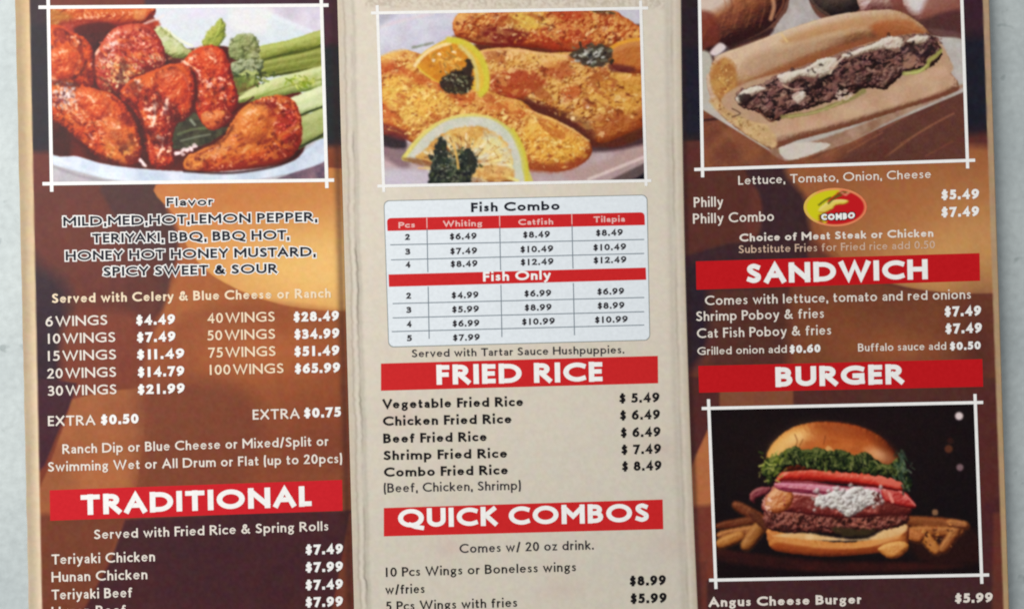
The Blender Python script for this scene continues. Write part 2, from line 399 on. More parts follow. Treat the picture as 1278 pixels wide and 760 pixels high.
    p.dots(34, 196, 74, 16, 10, [(226, 186, 150), (200, 150, 110)], (1, 1.9), (.5, .9))
    # centre back piece
    E = [(226, 82), (236, 68), (248, 60), (262, 57), (278, 62), (286, 78), (291, 98), (297, 122), (292, 144), (276, 160), (258, 158), (247, 146), (243, 122), (240, 98)]
    p.body(E, (104, 18, 18), (184, 48, 26), (214, 88, 44), R=17, seed=14, gloss=.6, gp=30, bump=3.2, bs=7, rag=1.8, var=(150, 30, 26), vs=20)
    p.fill([(246, 62), (262, 58), (276, 66), (272, 84), (258, 88), (248, 78)], (210, 78, 28), 6, alpha=.65)
    for q in ([(229, 77), (236, 81), (244, 87)], [(246, 88), (250, 94), (248, 98)], [(270, 75), (275, 81)], [(268, 100), (274, 97), (278, 101)], [(260, 108), (264, 104)], [(240, 72), (236, 75)]):
        p.glint(q, 3.2, (252, 206, 180))
    p.dots(60, 268, 112, 20, 18, [(240, 170, 160), (90, 14, 20), (214, 90, 70), (250, 210, 200)], (.8, 1.8), (.5, .9), inside=E)
    p.body([(252, 142), (270, 138), (286, 140), (278, 156), (266, 163), (254, 156)], (130, 36, 22), (196, 92, 44), (226, 140, 80), R=8, seed=41, gloss=.2)
    # large lower left piece
    Cc = [(56, 120), (66, 106), (86, 100), (104, 108), (124, 112), (142, 118), (158, 134), (170, 156), (176, 182), (174, 200), (162, 206), (144, 204), (122, 196), (104, 180), (84, 162), (56, 142)]
    p.body(Cc, (108, 24, 14), (190, 64, 26), (220, 112, 52), R=22, seed=23, var=(204, 90, 32), vs=18, **W)
    p.fill([(136, 165), (152, 160), (166, 172), (170, 190), (158, 202), (140, 198), (130, 184)], (206, 132, 60), 9, alpha=.75, rag=3, rs=6, seed=6)
    p.dots(46, 152, 190, 20, 14, [(232, 170, 96), (160, 60, 24), (244, 190, 120)], (.8, 1.6), (.4, .8), inside=Cc)
    p.dots(170, 82, 120, 22, 17, [(236, 214, 206), (216, 190, 184), (246, 232, 224), (120, 70, 70), (206, 160, 140)], (1, 2.2), (.6, .95), rot=25, inside=Cc)
    p.dots(80, 96, 140, 20, 12, [(244, 208, 170), (232, 160, 120), (200, 90, 60)], (.9, 1.8), (.5, .9), rot=35, inside=Cc)
    p.dots(50, 130, 150, 34, 26, [(240, 150, 110), (150, 36, 20), (222, 120, 70)], (.9, 1.8), (.4, .8), inside=Cc)
    for q in ([(134, 138), (138, 144)], [(112, 168), (116, 174)]): p.line(q, 3, (248, 196, 170), .8, 1.6)
    p.fill([(66, 106), (80, 108), (98, 110), (96, 104), (78, 101)], (60, 30, 30), 2, alpha=.5, rag=1.4)
    p.fill([(58, 100), (72, 102), (84, 104), (74, 100), (62, 96)], (236, 190, 170), 2, alpha=.6, rag=1.2)
    # centre drumstick
    D = [(150, 116), (160, 102), (178, 94), (202, 84), (224, 79), (238, 88), (246, 108), (243, 130), (234, 148), (222, 154), (216, 168), (216, 190), (218, 204), (206, 211), (190, 207), (183, 190), (180, 170), (174, 150), (164, 134), (152, 128)]
    p.body(D, (104, 20, 16), (184, 54, 28), (212, 96, 46), R=18, seed=29, gloss=.6, gp=30, cut=.06, bump=3.4, bs=9, rag=1.8, var=(158, 34, 24), vs=18)
    p.fill([(168, 100), (196, 88), (226, 82), (236, 96), (228, 108), (200, 102), (176, 108)], (212, 98, 36), 7, alpha=.75, rag=2, rs=8, seed=3)
    p.fill([(222, 100), (236, 108), (236, 130), (226, 140), (220, 126)], (206, 74, 30), 6, alpha=.6)
    for q, wd in (([(182, 138), (190, 136), (196, 129)], 3.2), ([(194, 134), (193, 146), (191, 158)], 3.4), ([(183, 147), (190, 145)], 3), ([(206, 138), (208, 128), (214, 120)], 3.4),
                  ([(204, 140), (208, 143)], 3.4), ([(196, 170), (203, 174), (201, 186), (197, 196)], 3), ([(210, 184), (212, 190)], 3), ([(170, 103), (176, 100)], 3), ([(208, 98), (211, 100)], 3), ([(226, 92), (232, 100), (236, 112)], 1.8)):
        p.glint(q, wd+.4, (252, 214, 188))
    p.dots(60, 200, 150, 22, 50, [(236, 140, 110), (110, 20, 18), (214, 90, 60)], (.8, 1.7), (.4, .8), inside=D)
    p.dots(24, 200, 196, 12, 10, [(240, 170, 120), (214, 110, 60)], (.8, 1.7), (.4, .8), inside=D)
    p.line([(176, 150), (181, 172), (184, 200)], 4, (70, 14, 14), .55, 4)
    # right drumstick
    F = [(229, 204), (232, 196), (244, 190), (262, 182), (278, 172), (286, 158), (296, 143), (310, 130), (328, 122), (348, 119), (364, 124), (373, 138), (377, 158), (374, 182), (362, 196), (340, 203), (310, 209), (276, 214), (246, 215), (232, 211)]
    p.body(F, (112, 30, 16), (184, 78, 32), (216, 128, 62), R=24, seed=51, gloss=.42, gp=26, bump=3.2, bs=8, rag=1.5, var=(204, 110, 42), vs=22)
    p.fill([(296, 150), (318, 136), (334, 146), (334, 170), (318, 184), (296, 178)], (208, 118, 44), 14, alpha=.6, rag=4, rs=9, seed=13)
    p.fill([(336, 128), (352, 121), (366, 130), (374, 150), (374, 176), (362, 184), (350, 176), (342, 160), (340, 144)], (158, 40, 30), 6, alpha=.75, rag=3, rs=6, seed=15)
    p.fill([(244, 200), (300, 196), (352, 190), (364, 192), (340, 203), (280, 213), (248, 213)], (168, 46, 24), 8, alpha=.6)
    p.fill([(230, 204), (236, 196), (250, 194), (254, 206), (244, 213), (232, 211)], (224, 140, 62), 5, alpha=.8, rag=1.5)
    p.dots(130, 338, 126, 34, 8, [(236, 140, 110), (120, 26, 18), (248, 190, 150), (190, 60, 36)], (.8, 1.7), (.5, .9), inside=F)
    p.dots(120, 362, 150, 14, 30, [(230, 120, 100), (104, 18, 20), (212, 90, 80), (170, 40, 36)], (.9, 1.8), (.5, .9), inside=F)
    p.dots(70, 312, 158, 30, 26, [(232, 160, 80), (160, 66, 24), (240, 180, 110)], (.8, 1.7), (.3, .6), inside=F)
    p.line([(341, 166), (349, 176), (358, 186)], 4, (96, 22, 16), .7, 3)
    p.line([(342, 180), (350, 188), (356, 195)], 2.6, (236, 160, 130), .7, 2)
    p.line([(234, 209), (250, 204), (252, 196)], 2, (250, 190, 110), .6, 2)
    p.line([(230, 214), (290, 216), (350, 206), (374, 190)], 3, (50, 18, 18), .8, 2)
    TL = [(56, 40), (74, 32), (90, 40), (106, 48), (116, 62), (118, 84), (114, 108), (96, 112), (56, 108)]
    for q, r, sd in ((TL, 80, 1), (B, 30, 2), (E, 70, 3), (Cc, 35, 4), (D, 80, 5), (F, -25, 6)):
        p.blot(q, (112, 18, 18), 10, .12, .6, sd, r, 1.8)
        p.blot(q, (226, 106, 40), 8, .2, .5, sd+10, r, 1.8)
        p.blot(q, (84, 12, 14), 5, .34, .6, sd+20, r, 1.4)
        if q is not TL: p.blot(q, (250, 186, 150), 4.2, .4, .7, sd+30, r, 1.3, .12)
    p.blot(F, (214, 132, 60), 7, .05, .55, 91, -30, 1.5)
    for q in (([(182, 138), (190, 136), (196, 129)]), ([(194, 134), (193, 146), (191, 158)]), ([(206, 138), (208, 128), (214, 120)]), [(196, 172), (203, 174), (202, 186), (197, 194)]):
        p.glint(q, 3.4, (255, 226, 204), 12)
    p.line([(120, 112), (140, 116), (156, 130), (168, 150)], 3, (84, 18, 14), .5, 3)
    p.line([(118, 60), (117, 84), (120, 108)], 3, (70, 14, 16), .7, 3)
    p.line([(242, 92), (245, 118), (238, 142)], 3.4, (80, 12, 16), .8, 3)
    p.line([(290, 142), (300, 134), (316, 122)], 2.4, (60, 16, 14), .8, 2)
    for q, sd in ((TL, 1), (B, 2), (E, 3), (Cc, 4), (D, 5), (F, 6)):
        p.blot(q, (70, 8, 12), 13, .28, .55, sd+130, 60, 1.5, .3)
        p.blot(q, (240, 132, 60), 6, .36, .45, sd+150, 60, 1.4, .2)
    K2 = dict(gloss=.6, gp=28, cut=.06, bump=2.6, bs=6, rag=1.6)
    p.body([(60, 66), (76, 58), (92, 62), (98, 78), (90, 96), (72, 98), (60, 86)], (150, 40, 20), (200, 74, 30), (226, 120, 64), R=12, seed=101, alpha=.75, soft=6, **K2)
    p.body([(96, 112), (116, 112), (132, 124), (138, 142), (124, 150), (106, 140), (96, 126)], (140, 34, 18), (200, 72, 30), (228, 120, 64), R=12, seed=102, alpha=.7, soft=6, **K2)
    p.body([(128, 150), (146, 148), (160, 160), (160, 176), (144, 182), (130, 170)], (150, 50, 22), (206, 92, 40), (234, 150, 84), R=11, seed=103, alpha=.65, soft=6, **K2)
    p.body([(196, 94), (216, 86), (232, 94), (236, 114), (226, 132), (210, 124), (200, 110)], (150, 34, 20), (202, 72, 32), (232, 120, 70), R=12, seed=104, alpha=.7, soft=5, **K2)
    p.body([(252, 66), (270, 62), (282, 76), (280, 94), (264, 96), (252, 84)], (150, 30, 20), (204, 66, 30), (236, 120, 74), R=11, seed=105, alpha=.7, soft=5, **K2)
    p.body([(300, 140), (320, 130), (338, 142), (334, 168), (314, 180), (298, 166)], (150, 60, 26), (208, 112, 44), (236, 156, 84), R=14, seed=106, alpha=.6, soft=8, **K2)
    for q in ([(62, 102), (84, 100), (100, 92), (108, 76)], [(120, 96), (134, 104), (142, 116)], [(150, 118), (168, 132), (178, 152), (182, 176)], [(238, 86), (246, 104), (246, 126)], [(196, 116), (206, 132), (222, 150)],
              [(96, 176), (118, 190), (146, 203)], [(262, 182), (280, 174), (290, 158)]):
        p.line(q, 3, (66, 10, 12), .6, 3.5, wob=1.4)
    for q in ([(74, 66), (84, 64)], [(110, 120), (118, 128)], [(142, 156), (150, 160)], [(262, 72), (270, 78)], [(308, 142), (318, 138)], [(348, 130), (358, 138)], [(90, 46), (100, 54)], [(96, 24), (130, 20)], [(146, 40), (136, 50)], [(118, 70), (124, 60)]):
        p.glint(q, 2.8, (250, 200, 170), 6, .8)
    # white highlights painted on the wet glaze
    p.glint([(222, 192), (232, 187), (246, 183)], 4.6, (252, 228, 226), 14, 1)
    p.line([(175, 200), (181, 207)], 4.4, (250, 232, 230), 1, 2, wob=1)
    p.soften(2); p.gamma(1.06); p.contrast(1.06, 1.02, 120); p.tone(7, 2.1)
    return p

def paint_fish():
    p = Print(462, 4, 820, 236, (206, 202, 212))
    p.fill([(466, 14), (560, 10), (605, 14), (600, 50), (540, 60), (490, 72), (466, 70)], (196, 190, 204), 4, col2=(214, 212, 222), ns=24)
    p.line([(470, 36), (510, 24), (540, 18)], 3, (222, 200, 204), .7, 4)
    p.fill([(462, 8), (495, 14), (478, 30), (462, 34)], (168, 160, 176), 8, alpha=.7)
    # plate below
    p.fill([(462, 168), (520, 180), (640, 200), (700, 206), (820, 150), (820, 240), (462, 240)], (176, 146, 146), 4, curve=False, col2=(196, 172, 172), ns=30)
    p.fill([(462, 164), (500, 178), (512, 196), (505, 212), (470, 190), (462, 186)], (140, 110, 116), 6)
    p.fill([(462, 150), (484, 160), (505, 172), (503, 186), (462, 176)], (54, 40, 46), 4, rag=1)
    p.fill([(466, 214), (540, 214), (560, 236), (462, 238)], (196, 186, 196), 8)
    p.fill([(700, 214), (740, 206), (780, 190), (820, 165), (820, 190), (770, 212), (720, 226)], (184, 152, 146), 6)
    p.line([(735, 224), (770, 210), (800, 198), (815, 192)], 4, (222, 196, 190), .9, 2)
    p.fill([(740, 236), (775, 218), (812, 200), (820, 240)], (100, 80, 80), 3, curve=False)
    p.fill([(762, 236), (795, 222), (820, 206), (820, 240)], (28, 24, 34), 3, curve=False)
    p.fill([(724, 170), (760, 168), (800, 152), (820, 140), (820, 172), (780, 186), (740, 190), (722, 184)], (78, 50, 52), 5, alpha=.95)
    p.fill([(770, 12), (820, 12), (820, 44), (795, 40), (776, 28)], (200, 196, 206), 3)
    G = dict(bump=3.4, bs=5, gloss=.14, gp=10)
    p.fill([(606, 50), (822, 36), (822, 150), (742, 184), (600, 130), (600, 90)], (96, 44, 30), 4, rag=1)
    # back fillet
    K = [(566, 40), (566, 26), (580, 12), (620, 6), (700, 6), (760, 12), (780, 22), (800, 34), (822, 42), (822, 60), (780, 62), (730, 66), (690, 62), (640, 58), (600, 56), (575, 50)]
    p.body(K, (128, 40, 20), (192, 100, 40), (228, 164, 84), R=16, seed=61, var=(184, 66, 26), vs=16, **G)
    p.fill([(640, 18), (672, 18), (684, 30), (660, 40), (636, 34)], (226, 190, 80), 8, alpha=.8, rag=3, rs=6)
    p.fill([(600, 40), (620, 32), (660, 42), (640, 58), (610, 56)], (118, 30, 28), 7, alpha=.85, rag=2)
    p.fill([(668, 40), (720, 30), (742, 50), (720, 62), (680, 60)], (178, 56, 30), 8, alpha=.6, rag=4, rs=5)
    p.fill([(690, 12), (730, 12), (735, 22), (700, 26)], (178, 52, 26), 5, alpha=.7, rag=2)
    p.dots(150, 700, 40, 90, 20, [(240, 180, 90), (160, 50, 24), (222, 130, 50), (244, 200, 120)], (.8, 1.8), (.3, .7), inside=K)
    p.line([(732, 44), (745, 34)], 3, (246, 210, 150), .7, 2)
    p.line([(566, 46), (640, 60), (700, 66), (740, 68)], 3, (110, 40, 24), .7, 3)
    p.fill([(738, 13), (760, 14), (768, 18), (748, 18)], (60, 56, 40), 2, alpha=.8)
    # middle fillet right
    M = [(596, 66), (640, 60), (680, 66), (730, 66), (780, 76), (822, 80), (822, 146), (806, 156), (780, 168), (756, 178), (742, 176), (728, 164), (710, 152), (690, 142), (668, 132), (650, 124), (630, 122), (610, 116), (604, 100)]
    p.body(M, (124, 48, 20), (198, 128, 56), (230, 178, 102), R=18, seed=71, var=(214, 146, 58), vs=22, **G)
    p.fill([(612, 96), (640, 88), (668, 92), (680, 104), (660, 118), (640, 124), (612, 114)], (172, 58, 30), 8, alpha=.8, rag=4, rs=6, seed=4)
    p.fill([(674, 84), (700, 78), (716, 88), (704, 98), (682, 98)], (178, 74, 40), 6, alpha=.7, rag=3, rs=5)
    p.fill([(656, 122), (690, 134), (722, 146), (742, 160), (742, 176), (724, 168), (700, 152), (672, 138)], (94, 42, 34), 5, alpha=.75, rag=2)
    p.fill([(735, 105), (790, 92), (818, 110), (812, 136), (770, 142), (740, 130)], (214, 146, 50), 14, alpha=.6, rag=5, rs=10)
    p.fill([(738, 150), (780, 140), (818, 132), (812, 152), (770, 170), (748, 174)], (170, 80, 34), 9, alpha=.65)
    p.fill([(700, 112), (718, 106), (726, 116), (712, 126), (700, 122)], (190, 80, 38), 5, alpha=.7, rag=2)
    p.line([(612, 92), (650, 80), (700, 84), (740, 96), (818, 98)], 4, (226, 160, 80), .5, 4, wob=2)
    p.line([(660, 120), (690, 112), (730, 100)], 3, (236, 176, 96), .6, 3, wob=1.5)
    p.dots(240, 715, 112, 120, 40, [(246, 200, 120), (166, 84, 32), (232, 164, 72), (138, 52, 26), (250, 216, 150)], (.7, 1.6), (.25, .6), inside=M)
    p.line([(604, 67), (640, 63), (680, 68), (720, 72)], 3, (240, 196, 140), .6, 2, wob=1)
    for c in ((715, 148), (733, 133)): p.fill([(c[0]-2, c[1]-2), (c[0]+2, c[1]-2), (c[0]+2, c[1]+2), (c[0]-2, c[1]+2)], (255, 226, 190), 2)
    p.line([(612, 104), (622, 94)], 2.4, (246, 200, 150), .9, 1.4)
    for q, sd in ((K, 1), (M, 2)):
        p.blot(q, (240, 190, 96), 9, .14, .4, sd, 15, 1.8)
        p.blot(q, (166, 74, 36), 11, .14, .6, sd+5, 20, 1.8)
        p.blot(q, (110, 40, 22), 5, .3, .65, sd+9, 25, 1.6)
        p.blot(q, (248, 214, 150), 4, .36, .6, sd+12, -20, 1.8, .15)
    # right lemon and herb
    p.body([(757, 66), (770, 54), (792, 48), (822, 46), (822, 86), (790, 92), (766, 86)], (140, 60, 30), (184, 96, 40), (206, 130, 60), R=12, seed=3, bump=.6, gloss=.1)
    p.line([(758, 64), (772, 55), (792, 50), (815, 48)], 4, (232, 160, 50), .95, 2)
    p.fill([(760, 80), (790, 84), (790, 90), (764, 90)], (90, 30, 40), 4, alpha=.7)
    p.fill([(712, 68), (730, 60), (752, 56), (764, 66), (756, 82), (738, 84), (720, 76)], (76, 62, 48), 3, rag=3, rs=4)
    p.dots(50, 738, 69, 26, 14, [(50, 42, 34), (90, 80, 60)], (1.4, 3), (.5, .9))
    p.dots(60, 738, 69, 24, 12, [(60, 50, 40), (196, 196, 184), (110, 112, 92), (220, 216, 206), (40, 34, 34)], (1, 2.4), (.5, .9), elong=1.2, ang=-25)
    # left long fillet
    N = [(462, 76), (476, 70), (500, 62), (530, 70), (556, 90), (590, 104), (626, 120), (650, 126), (668, 140), (690, 148), (716, 162), (734, 176), (739, 190), (728, 204), (700, 214), (668, 212), (640, 206), (600, 190), (560, 186), (520, 180), (494, 168), (462, 160)]
    p.body(N, (140, 54, 22), (206, 134, 54), (236, 186, 98), R=20, seed=81, var=(196, 108, 46), vs=18, bump=3.6, bs=5, gloss=.12, gp=10)
    p.fill([(480, 100), (510, 90), (545, 108), (560, 128), (530, 150), (500, 140), (478, 130)], (240, 190, 76), 12, alpha=.6, rag=6, rs=9, seed=14)
    p.fill([(466, 74), (490, 76), (530, 96), (566, 108), (540, 112), (500, 94), (470, 90)], (196, 74, 34), 6, alpha=.65, rag=3, rs=6)
    p.fill([(466, 130), (486, 132), (500, 150), (508, 170), (486, 162), (464, 150)], (196, 76, 30), 7, alpha=.7, rag=3)
    p.fill([(468, 152), (490, 158), (508, 166), (506, 176), (480, 168), (464, 160)], (116, 44, 44), 5, alpha=.8)
    p.fill([(566, 112), (600, 118), (640, 128), (660, 142), (640, 146), (600, 134), (570, 130)], (204, 92, 40), 8, alpha=.6, rag=4, rs=6)
    p.fill([(655, 158), (690, 156), (724, 176), (730, 192), (700, 204), (664, 196)], (240, 176, 62), 12, alpha=.6, rag=5, rs=8)
    p.fill([(654, 200), (690, 206), (728, 196), (722, 208), (690, 216), (656, 212)], (166, 74, 40), 5, alpha=.75, rag=2)
    p.dots(300, 560, 132, 130, 44, [(250, 214, 120), (178, 82, 28), (236, 150, 50), (150, 50, 24), (252, 226, 150)], (.7, 1.8), (.25, .65), inside=N, rot=22)
    p.dots(160, 696, 184, 44, 26, [(252, 220, 140), (206, 140, 50), (170, 110, 40)], (.7, 1.6), (.3, .7), inside=N, rot=22)
    p.blot(N, (234, 192, 92), 12, .12, .45, 61, 25, 1.6)
    p.blot(N, (186, 88, 38), 11, .14, .6, 62, 25, 2)
    p.blot(N, (140, 52, 24), 5, .32, .6, 63, 25, 1.6)
    p.blot(N, (255, 232, 150), 4, .34, .6, 64, -15, 1.6, .15)
    p.line([(660, 138), (690, 150), (716, 163), (734, 176)], 2.4, (250, 214, 140), .6, 2, wob=1.4)
    p.line([(470, 73), (486, 66), (505, 62)], 2.4, (214, 190, 160), .8, 2)
    p.line([(515, 60), (528, 57), (540, 54)], 3, (120, 126, 96), .7, 2, wob=1)
    # upper lemon slice with parsley
    p.fill([(518, 80), (526, 68), (540, 58), (562, 48), (580, 52), (596, 64), (606, 82), (609, 104), (600, 118), (586, 110), (560, 108), (536, 98)], (224, 182, 60), 1.6)
    p.fill([(522, 82), (530, 70), (544, 60), (564, 54), (578, 62), (588, 78), (592, 98), (586, 110), (560, 108), (540, 98)], (222, 150, 44), 2, col2=(206, 122, 30), ns=8)
    p.line([(518, 82), (528, 70), (542, 61), (562, 54)], 4.5, (244, 216, 160), .9, 2, wob=.8)
    p.line([(560, 50), (580, 54), (597, 68), (606, 88), (607, 108), (600, 118)], 7.5, (212, 194, 58), 1, 3)
    p.line([(574, 58), (588, 72), (595, 92), (596, 112)], 5, (214, 196, 120), .9, 3, wob=1)
    p.dots(70, 556, 76, 24, 16, [(238, 176, 70), (190, 116, 40), (244, 196, 100), (170, 130, 60)], (.8, 1.7), (.4, .8), elong=1.8)
    for c in ((567, 64), (550, 68), (540, 76)): p.dots(3, c[0], c[1], 3, 3, [(250, 222, 190)], (1, 1.8), (.7, .9))
    p.fill([(548, 104), (556, 94), (568, 88), (580, 84), (583, 72), (589, 80), (590, 100), (586, 114), (570, 118), (556, 114)], (58, 44, 34), 2.4, rag=3, rs=4)
    p.dots(120, 570, 102, 20, 14, [(40, 34, 30), (150, 150, 120), (96, 92, 60), (30, 26, 24), (190, 190, 150)], (.8, 1.7), (.5, .9))
    # large lemon slice
    cx, cy = 580, 205
    p.fill([(502, 200), (510, 186), (528, 166), (552, 150), (582, 143), (612, 146), (636, 160), (652, 184), (659, 208), (658, 240), (560, 240), (530, 206)], (206, 196, 96), 2)
    p.line([(505, 196), (520, 175), (545, 155), (580, 144), (612, 147)], 4, (226, 206, 110), .9, 2)
    p.fill([(508, 199), (516, 186), (532, 168), (556, 152), (584, 146), (612, 149), (634, 164), (646, 186), (651, 208), (648, 240), (560, 240), (528, 206)], (196, 198, 176), 3, col2=(214, 208, 194), ns=10)
    flesh = [(520, 198), (530, 186), (548, 170), (570, 160), (596, 158), (618, 166), (634, 182), (640, 204), (638, 228), (610, 232), (584, 222), (558, 208)]
    p.fill(flesh, (206, 142, 62), 2.4, rag=2.5, rs=4, col2=(228, 186, 104), ns=7)
    p.fill([(608, 170), (630, 180), (638, 200), (636, 218), (600, 214), (588, 206)], (226, 220, 170), 5, alpha=.8)
    for k in range(150):
        a = math.radians(RNG.uniform(182, 352)); r0 = RNG.uniform(14, 34); r1 = r0+RNG.uniform(8, 20)
        e = lambda r: (cx+math.cos(a)*r*1.2, cy+8+math.sin(a)*r*.92)
        cc = [(240, 214, 140), (176, 106, 50), (140, 92, 52), (236, 216, 170), (220, 170, 80)][RNG.integers(4)]
        p.line([e(r0), e(min(r1, 48))], RNG.uniform(1.2, 2.6), cc, RNG.uniform(.45, .85), 1.1, curve=False)
    for a in (-150, -118, -88, -58, -32, -8):
        a = math.radians(a); p.line([(cx+8*math.cos(a), cy+8*math.sin(a)), (cx+math.cos(a)*58, cy+8+math.sin(a)*46)], 2.4, (240, 226, 190), .75, 1.5, curve=False)
    p.fill([(502, 198), (520, 198), (548, 206), (576, 216), (600, 222), (638, 224), (640, 236), (590, 236), (550, 214), (522, 206)], (140, 86, 50), 3, alpha=.85, rag=1)
    p.fill([(590, 210), (630, 208), (642, 216), (636, 224), (600, 224)], (212, 150, 80), 4, alpha=.8, rag=1)
    p.line([(595, 208), (625, 200), (640, 210)], 2, (244, 226, 150), .7, 1.5)
    p.line([(640, 162), (651, 182), (657, 204), (657, 230)], 4, (212, 196, 64), 1, 3)
    p.line([(636, 222), (646, 226)], 4, (240, 220, 130), .8, 2)
    p.blot(flesh, (236, 200, 120), 5, .05, .6, 5, 20, 1.5); p.blot(flesh, (150, 96, 44), 4, .28, .6, 6, 60, 1.6)
    p.blot([(508, 199), (516, 186), (532, 168), (556, 152), (584, 146), (612, 149), (634, 164), (646, 186), (651, 208), (648, 240), (600, 240)], (206, 206, 190), 9, .1, .4, 9, 0, 1.4)
    # parsley on it
    p.fill([(548, 172), (556, 178), (560, 196), (566, 208), (572, 196), (582, 184), (592, 192), (596, 206), (588, 220), (580, 234), (540, 234), (536, 212), (542, 192)], (46, 50, 44), 2.2, rag=4, rs=4)
    p.dots(150, 562, 212, 25, 25, [(32, 40, 36), (66, 74, 56), (96, 102, 80), (28, 32, 32)], (1.2, 2.8), (.5, .95), elong=.9)
    p.dots(110, 564, 208, 28, 28, [(120, 126, 104), (160, 162, 140), (60, 70, 56)], (.6, 1.4), (.5, .95), elong=.6)
    p.dots(40, 566, 204, 34, 32, [(40, 46, 36), (74, 80, 50)], (1, 2.4), (.5, .9))
    p.line([(566, 180), (570, 196), (572, 210)], 3, (230, 180, 90), .9, 1.6)
    p.soften(2); p.contrast(1.06, .93, 140); p.tone(8, 2.1, 50)
    return p

def paint_philly():
    p = Print(864, -70, 1222, 218, (112, 66, 52))
    # table planks, cloth
    p.fill([(860, -80), (1230, -80), (1230, 60), (1100, 40), (860, 80)], (120, 74, 60), 3, curve=False)
    p.fill([(860, 130), (1230, 70), (1230, 230), (860, 230)], (158, 92, 58), 3, curve=False, col2=(128, 70, 50), ns=24)
    p.fill([(1010, 228), (1100, 160), (1160, 110), (1230, 80), (1230, 228)], (104, 60, 52), 10, curve=False, alpha=.8)
    for k in range(26):
        x = RNG.uniform(860, 1200); y = RNG.uniform(130, 225); L = RNG.uniform(15, 50)
        p.line([(x, y), (x+L*.9, y-L*.5)], RNG.uniform(1, 2.6), [(156, 88, 56), (86, 46, 40), (140, 72, 48), (170, 104, 70)][RNG.integers(4)], RNG.uniform(.3, .6), 1.6, curve=False)
    p.line([(866, 152), (900, 148)], 3, (70, 36, 34), .9, 2)
    p.line([(1105, 196), (1150, 164), (1190, 142)], 2.4, (160, 100, 72), .8, 2)
    p.fill([(1040, 205), (1080, 190), (1110, 180), (1100, 206)], (110, 56, 44), 4, alpha=.6)
    # grey cloth at top
    p.fill([(960, -80), (1010, -80), (1008, -10), (1020, 20), (1040, 28), (1010, 40), (962, 50), (970, 30), (984, 8), (982, -30)], (176, 164, 158), 2, rag=.6, col2=(196, 186, 182), ns=10)
    p.fill([(886, 66), (900, 52), (910, 62), (896, 70)], (226, 206, 204), 3)
    # onion left
    p.body([(862, -60), (930, -70), (975, -50), (982, -5), (972, 20), (954, 38), (925, 52), (895, 60), (862, 62)], (60, 26, 28), (150, 82, 48), (204, 128, 78), R=44, seed=91, bump=1.2, bs=12, gloss=.0, var=(130, 66, 44), vs=14)
    p.fill([(864, -30), (905, -30), (912, 0), (890, 16), (866, 20)], (222, 206, 190), 12, alpha=.85)
    p.fill([(866, 20), (890, 18), (898, 50), (884, 66), (866, 76)], (132, 56, 40), 6, alpha=.8)
    p.line([(962, -10), (966, 8), (962, 24)], 5, (222, 158, 112), .8, 3)
    p.line([(974, -10), (978, 4), (968, 22)], 3, (150, 90, 60), .7, 2)
    for k in range(7): p.line([(900+k*9, -10), (906+k*8, 10), (900+k*8, 34)], 1.6, (120, 58, 36) if k % 2 else (176, 104, 66), .45, 2)
    p.fill([(882, 60), (930, 50), (962, 36), (960, 44), (920, 58), (888, 74)], (50, 26, 30), 4, alpha=.8)
    p.fill([(886, 66), (898, 54), (906, 60), (894, 70)], (226, 208, 204), 3)
    # dark bowl
    p.body([(1004, -40), (1060, -60), (1080, -30), (1076, 6), (1062, 18), (1034, 20), (1018, 10), (1008, -6)], (36, 24, 26), (66, 50, 46), (120, 96, 80), R=20, seed=2, gloss=0, bump=.5)
    p.line([(1006, -10), (1018, 8), (1034, 19)], 3, (130, 100, 78), .7, 3)
    # garlic / shallots right
    p.body([(1072, -30), (1120, -40), (1130, -10), (1126, 14), (1100, 16), (1074, 14)], (110, 56, 52), (176, 130, 116), (232, 216, 212), R=22, seed=5, gloss=0, bump=.8)
    p.fill([(1110, -8), (1128, -10), (1134, 16), (1118, 16)], (140, 70, 60), 5, alpha=.8)
    p.body([(1126, -40), (1180, -50), (1206, -30), (1206, 14), (1180, 28), (1150, 28), (1134, 16), (1126, 0)], (112, 56, 54), (180, 126, 112), (228, 216, 208), R=26, seed=6, gloss=0, bump=.8)
    p.fill([(1130, -10), (1155, -12), (1160, 6), (1146, 16), (1134, 10)], (222, 214, 210), 8, alpha=.9)
    p.fill([(1162, -6), (1204, -10), (1206, 20), (1172, 28), (1150, 24)], (152, 88, 72), 8, alpha=.8)
    p.fill([(1150, 26), (1204, 14), (1208, 60), (1180, 50), (1155, 40)], (92, 52, 52), 6, alpha=.9)
    p.fill([(1160, 36), (1208, 44), (1208, 58), (1172, 46)], (126, 84, 80), 4, alpha=.7)
    # paper
    p.fill([(864, 116), (900, 70), (960, 48), (1160, 44), (1215, 54), (1215, 110), (1120, 150), (1060, 178), (988, 200), (980, 201), (930, 170), (878, 138), (864, 132)], (198, 188, 178), 1.6, curve=False, col2=(178, 164, 152), ns=26)
    p.fill([(1172, 48), (1215, 56), (1215, 104), (1186, 96), (1176, 70)], (186, 176, 168), 3, col2=(204, 196, 190), ns=10)
    p.fill([(866, 70), (885, 66), (890, 90), (886, 130), (866, 120)], (190, 184, 168), 4)
    p.fill([(960, 184), (1010, 178), (1090, 150), (1170, 118), (1200, 106), (1198, 112), (1110, 152), (1060, 178), (984, 200)], (158, 112, 88), 3, rag=.8, col2=(186, 148, 122), ns=14)
    p.fill([(972, 184), (1000, 178), (1036, 180), (1020, 190), (984, 200)], (212, 200, 186), 2, rag=1)
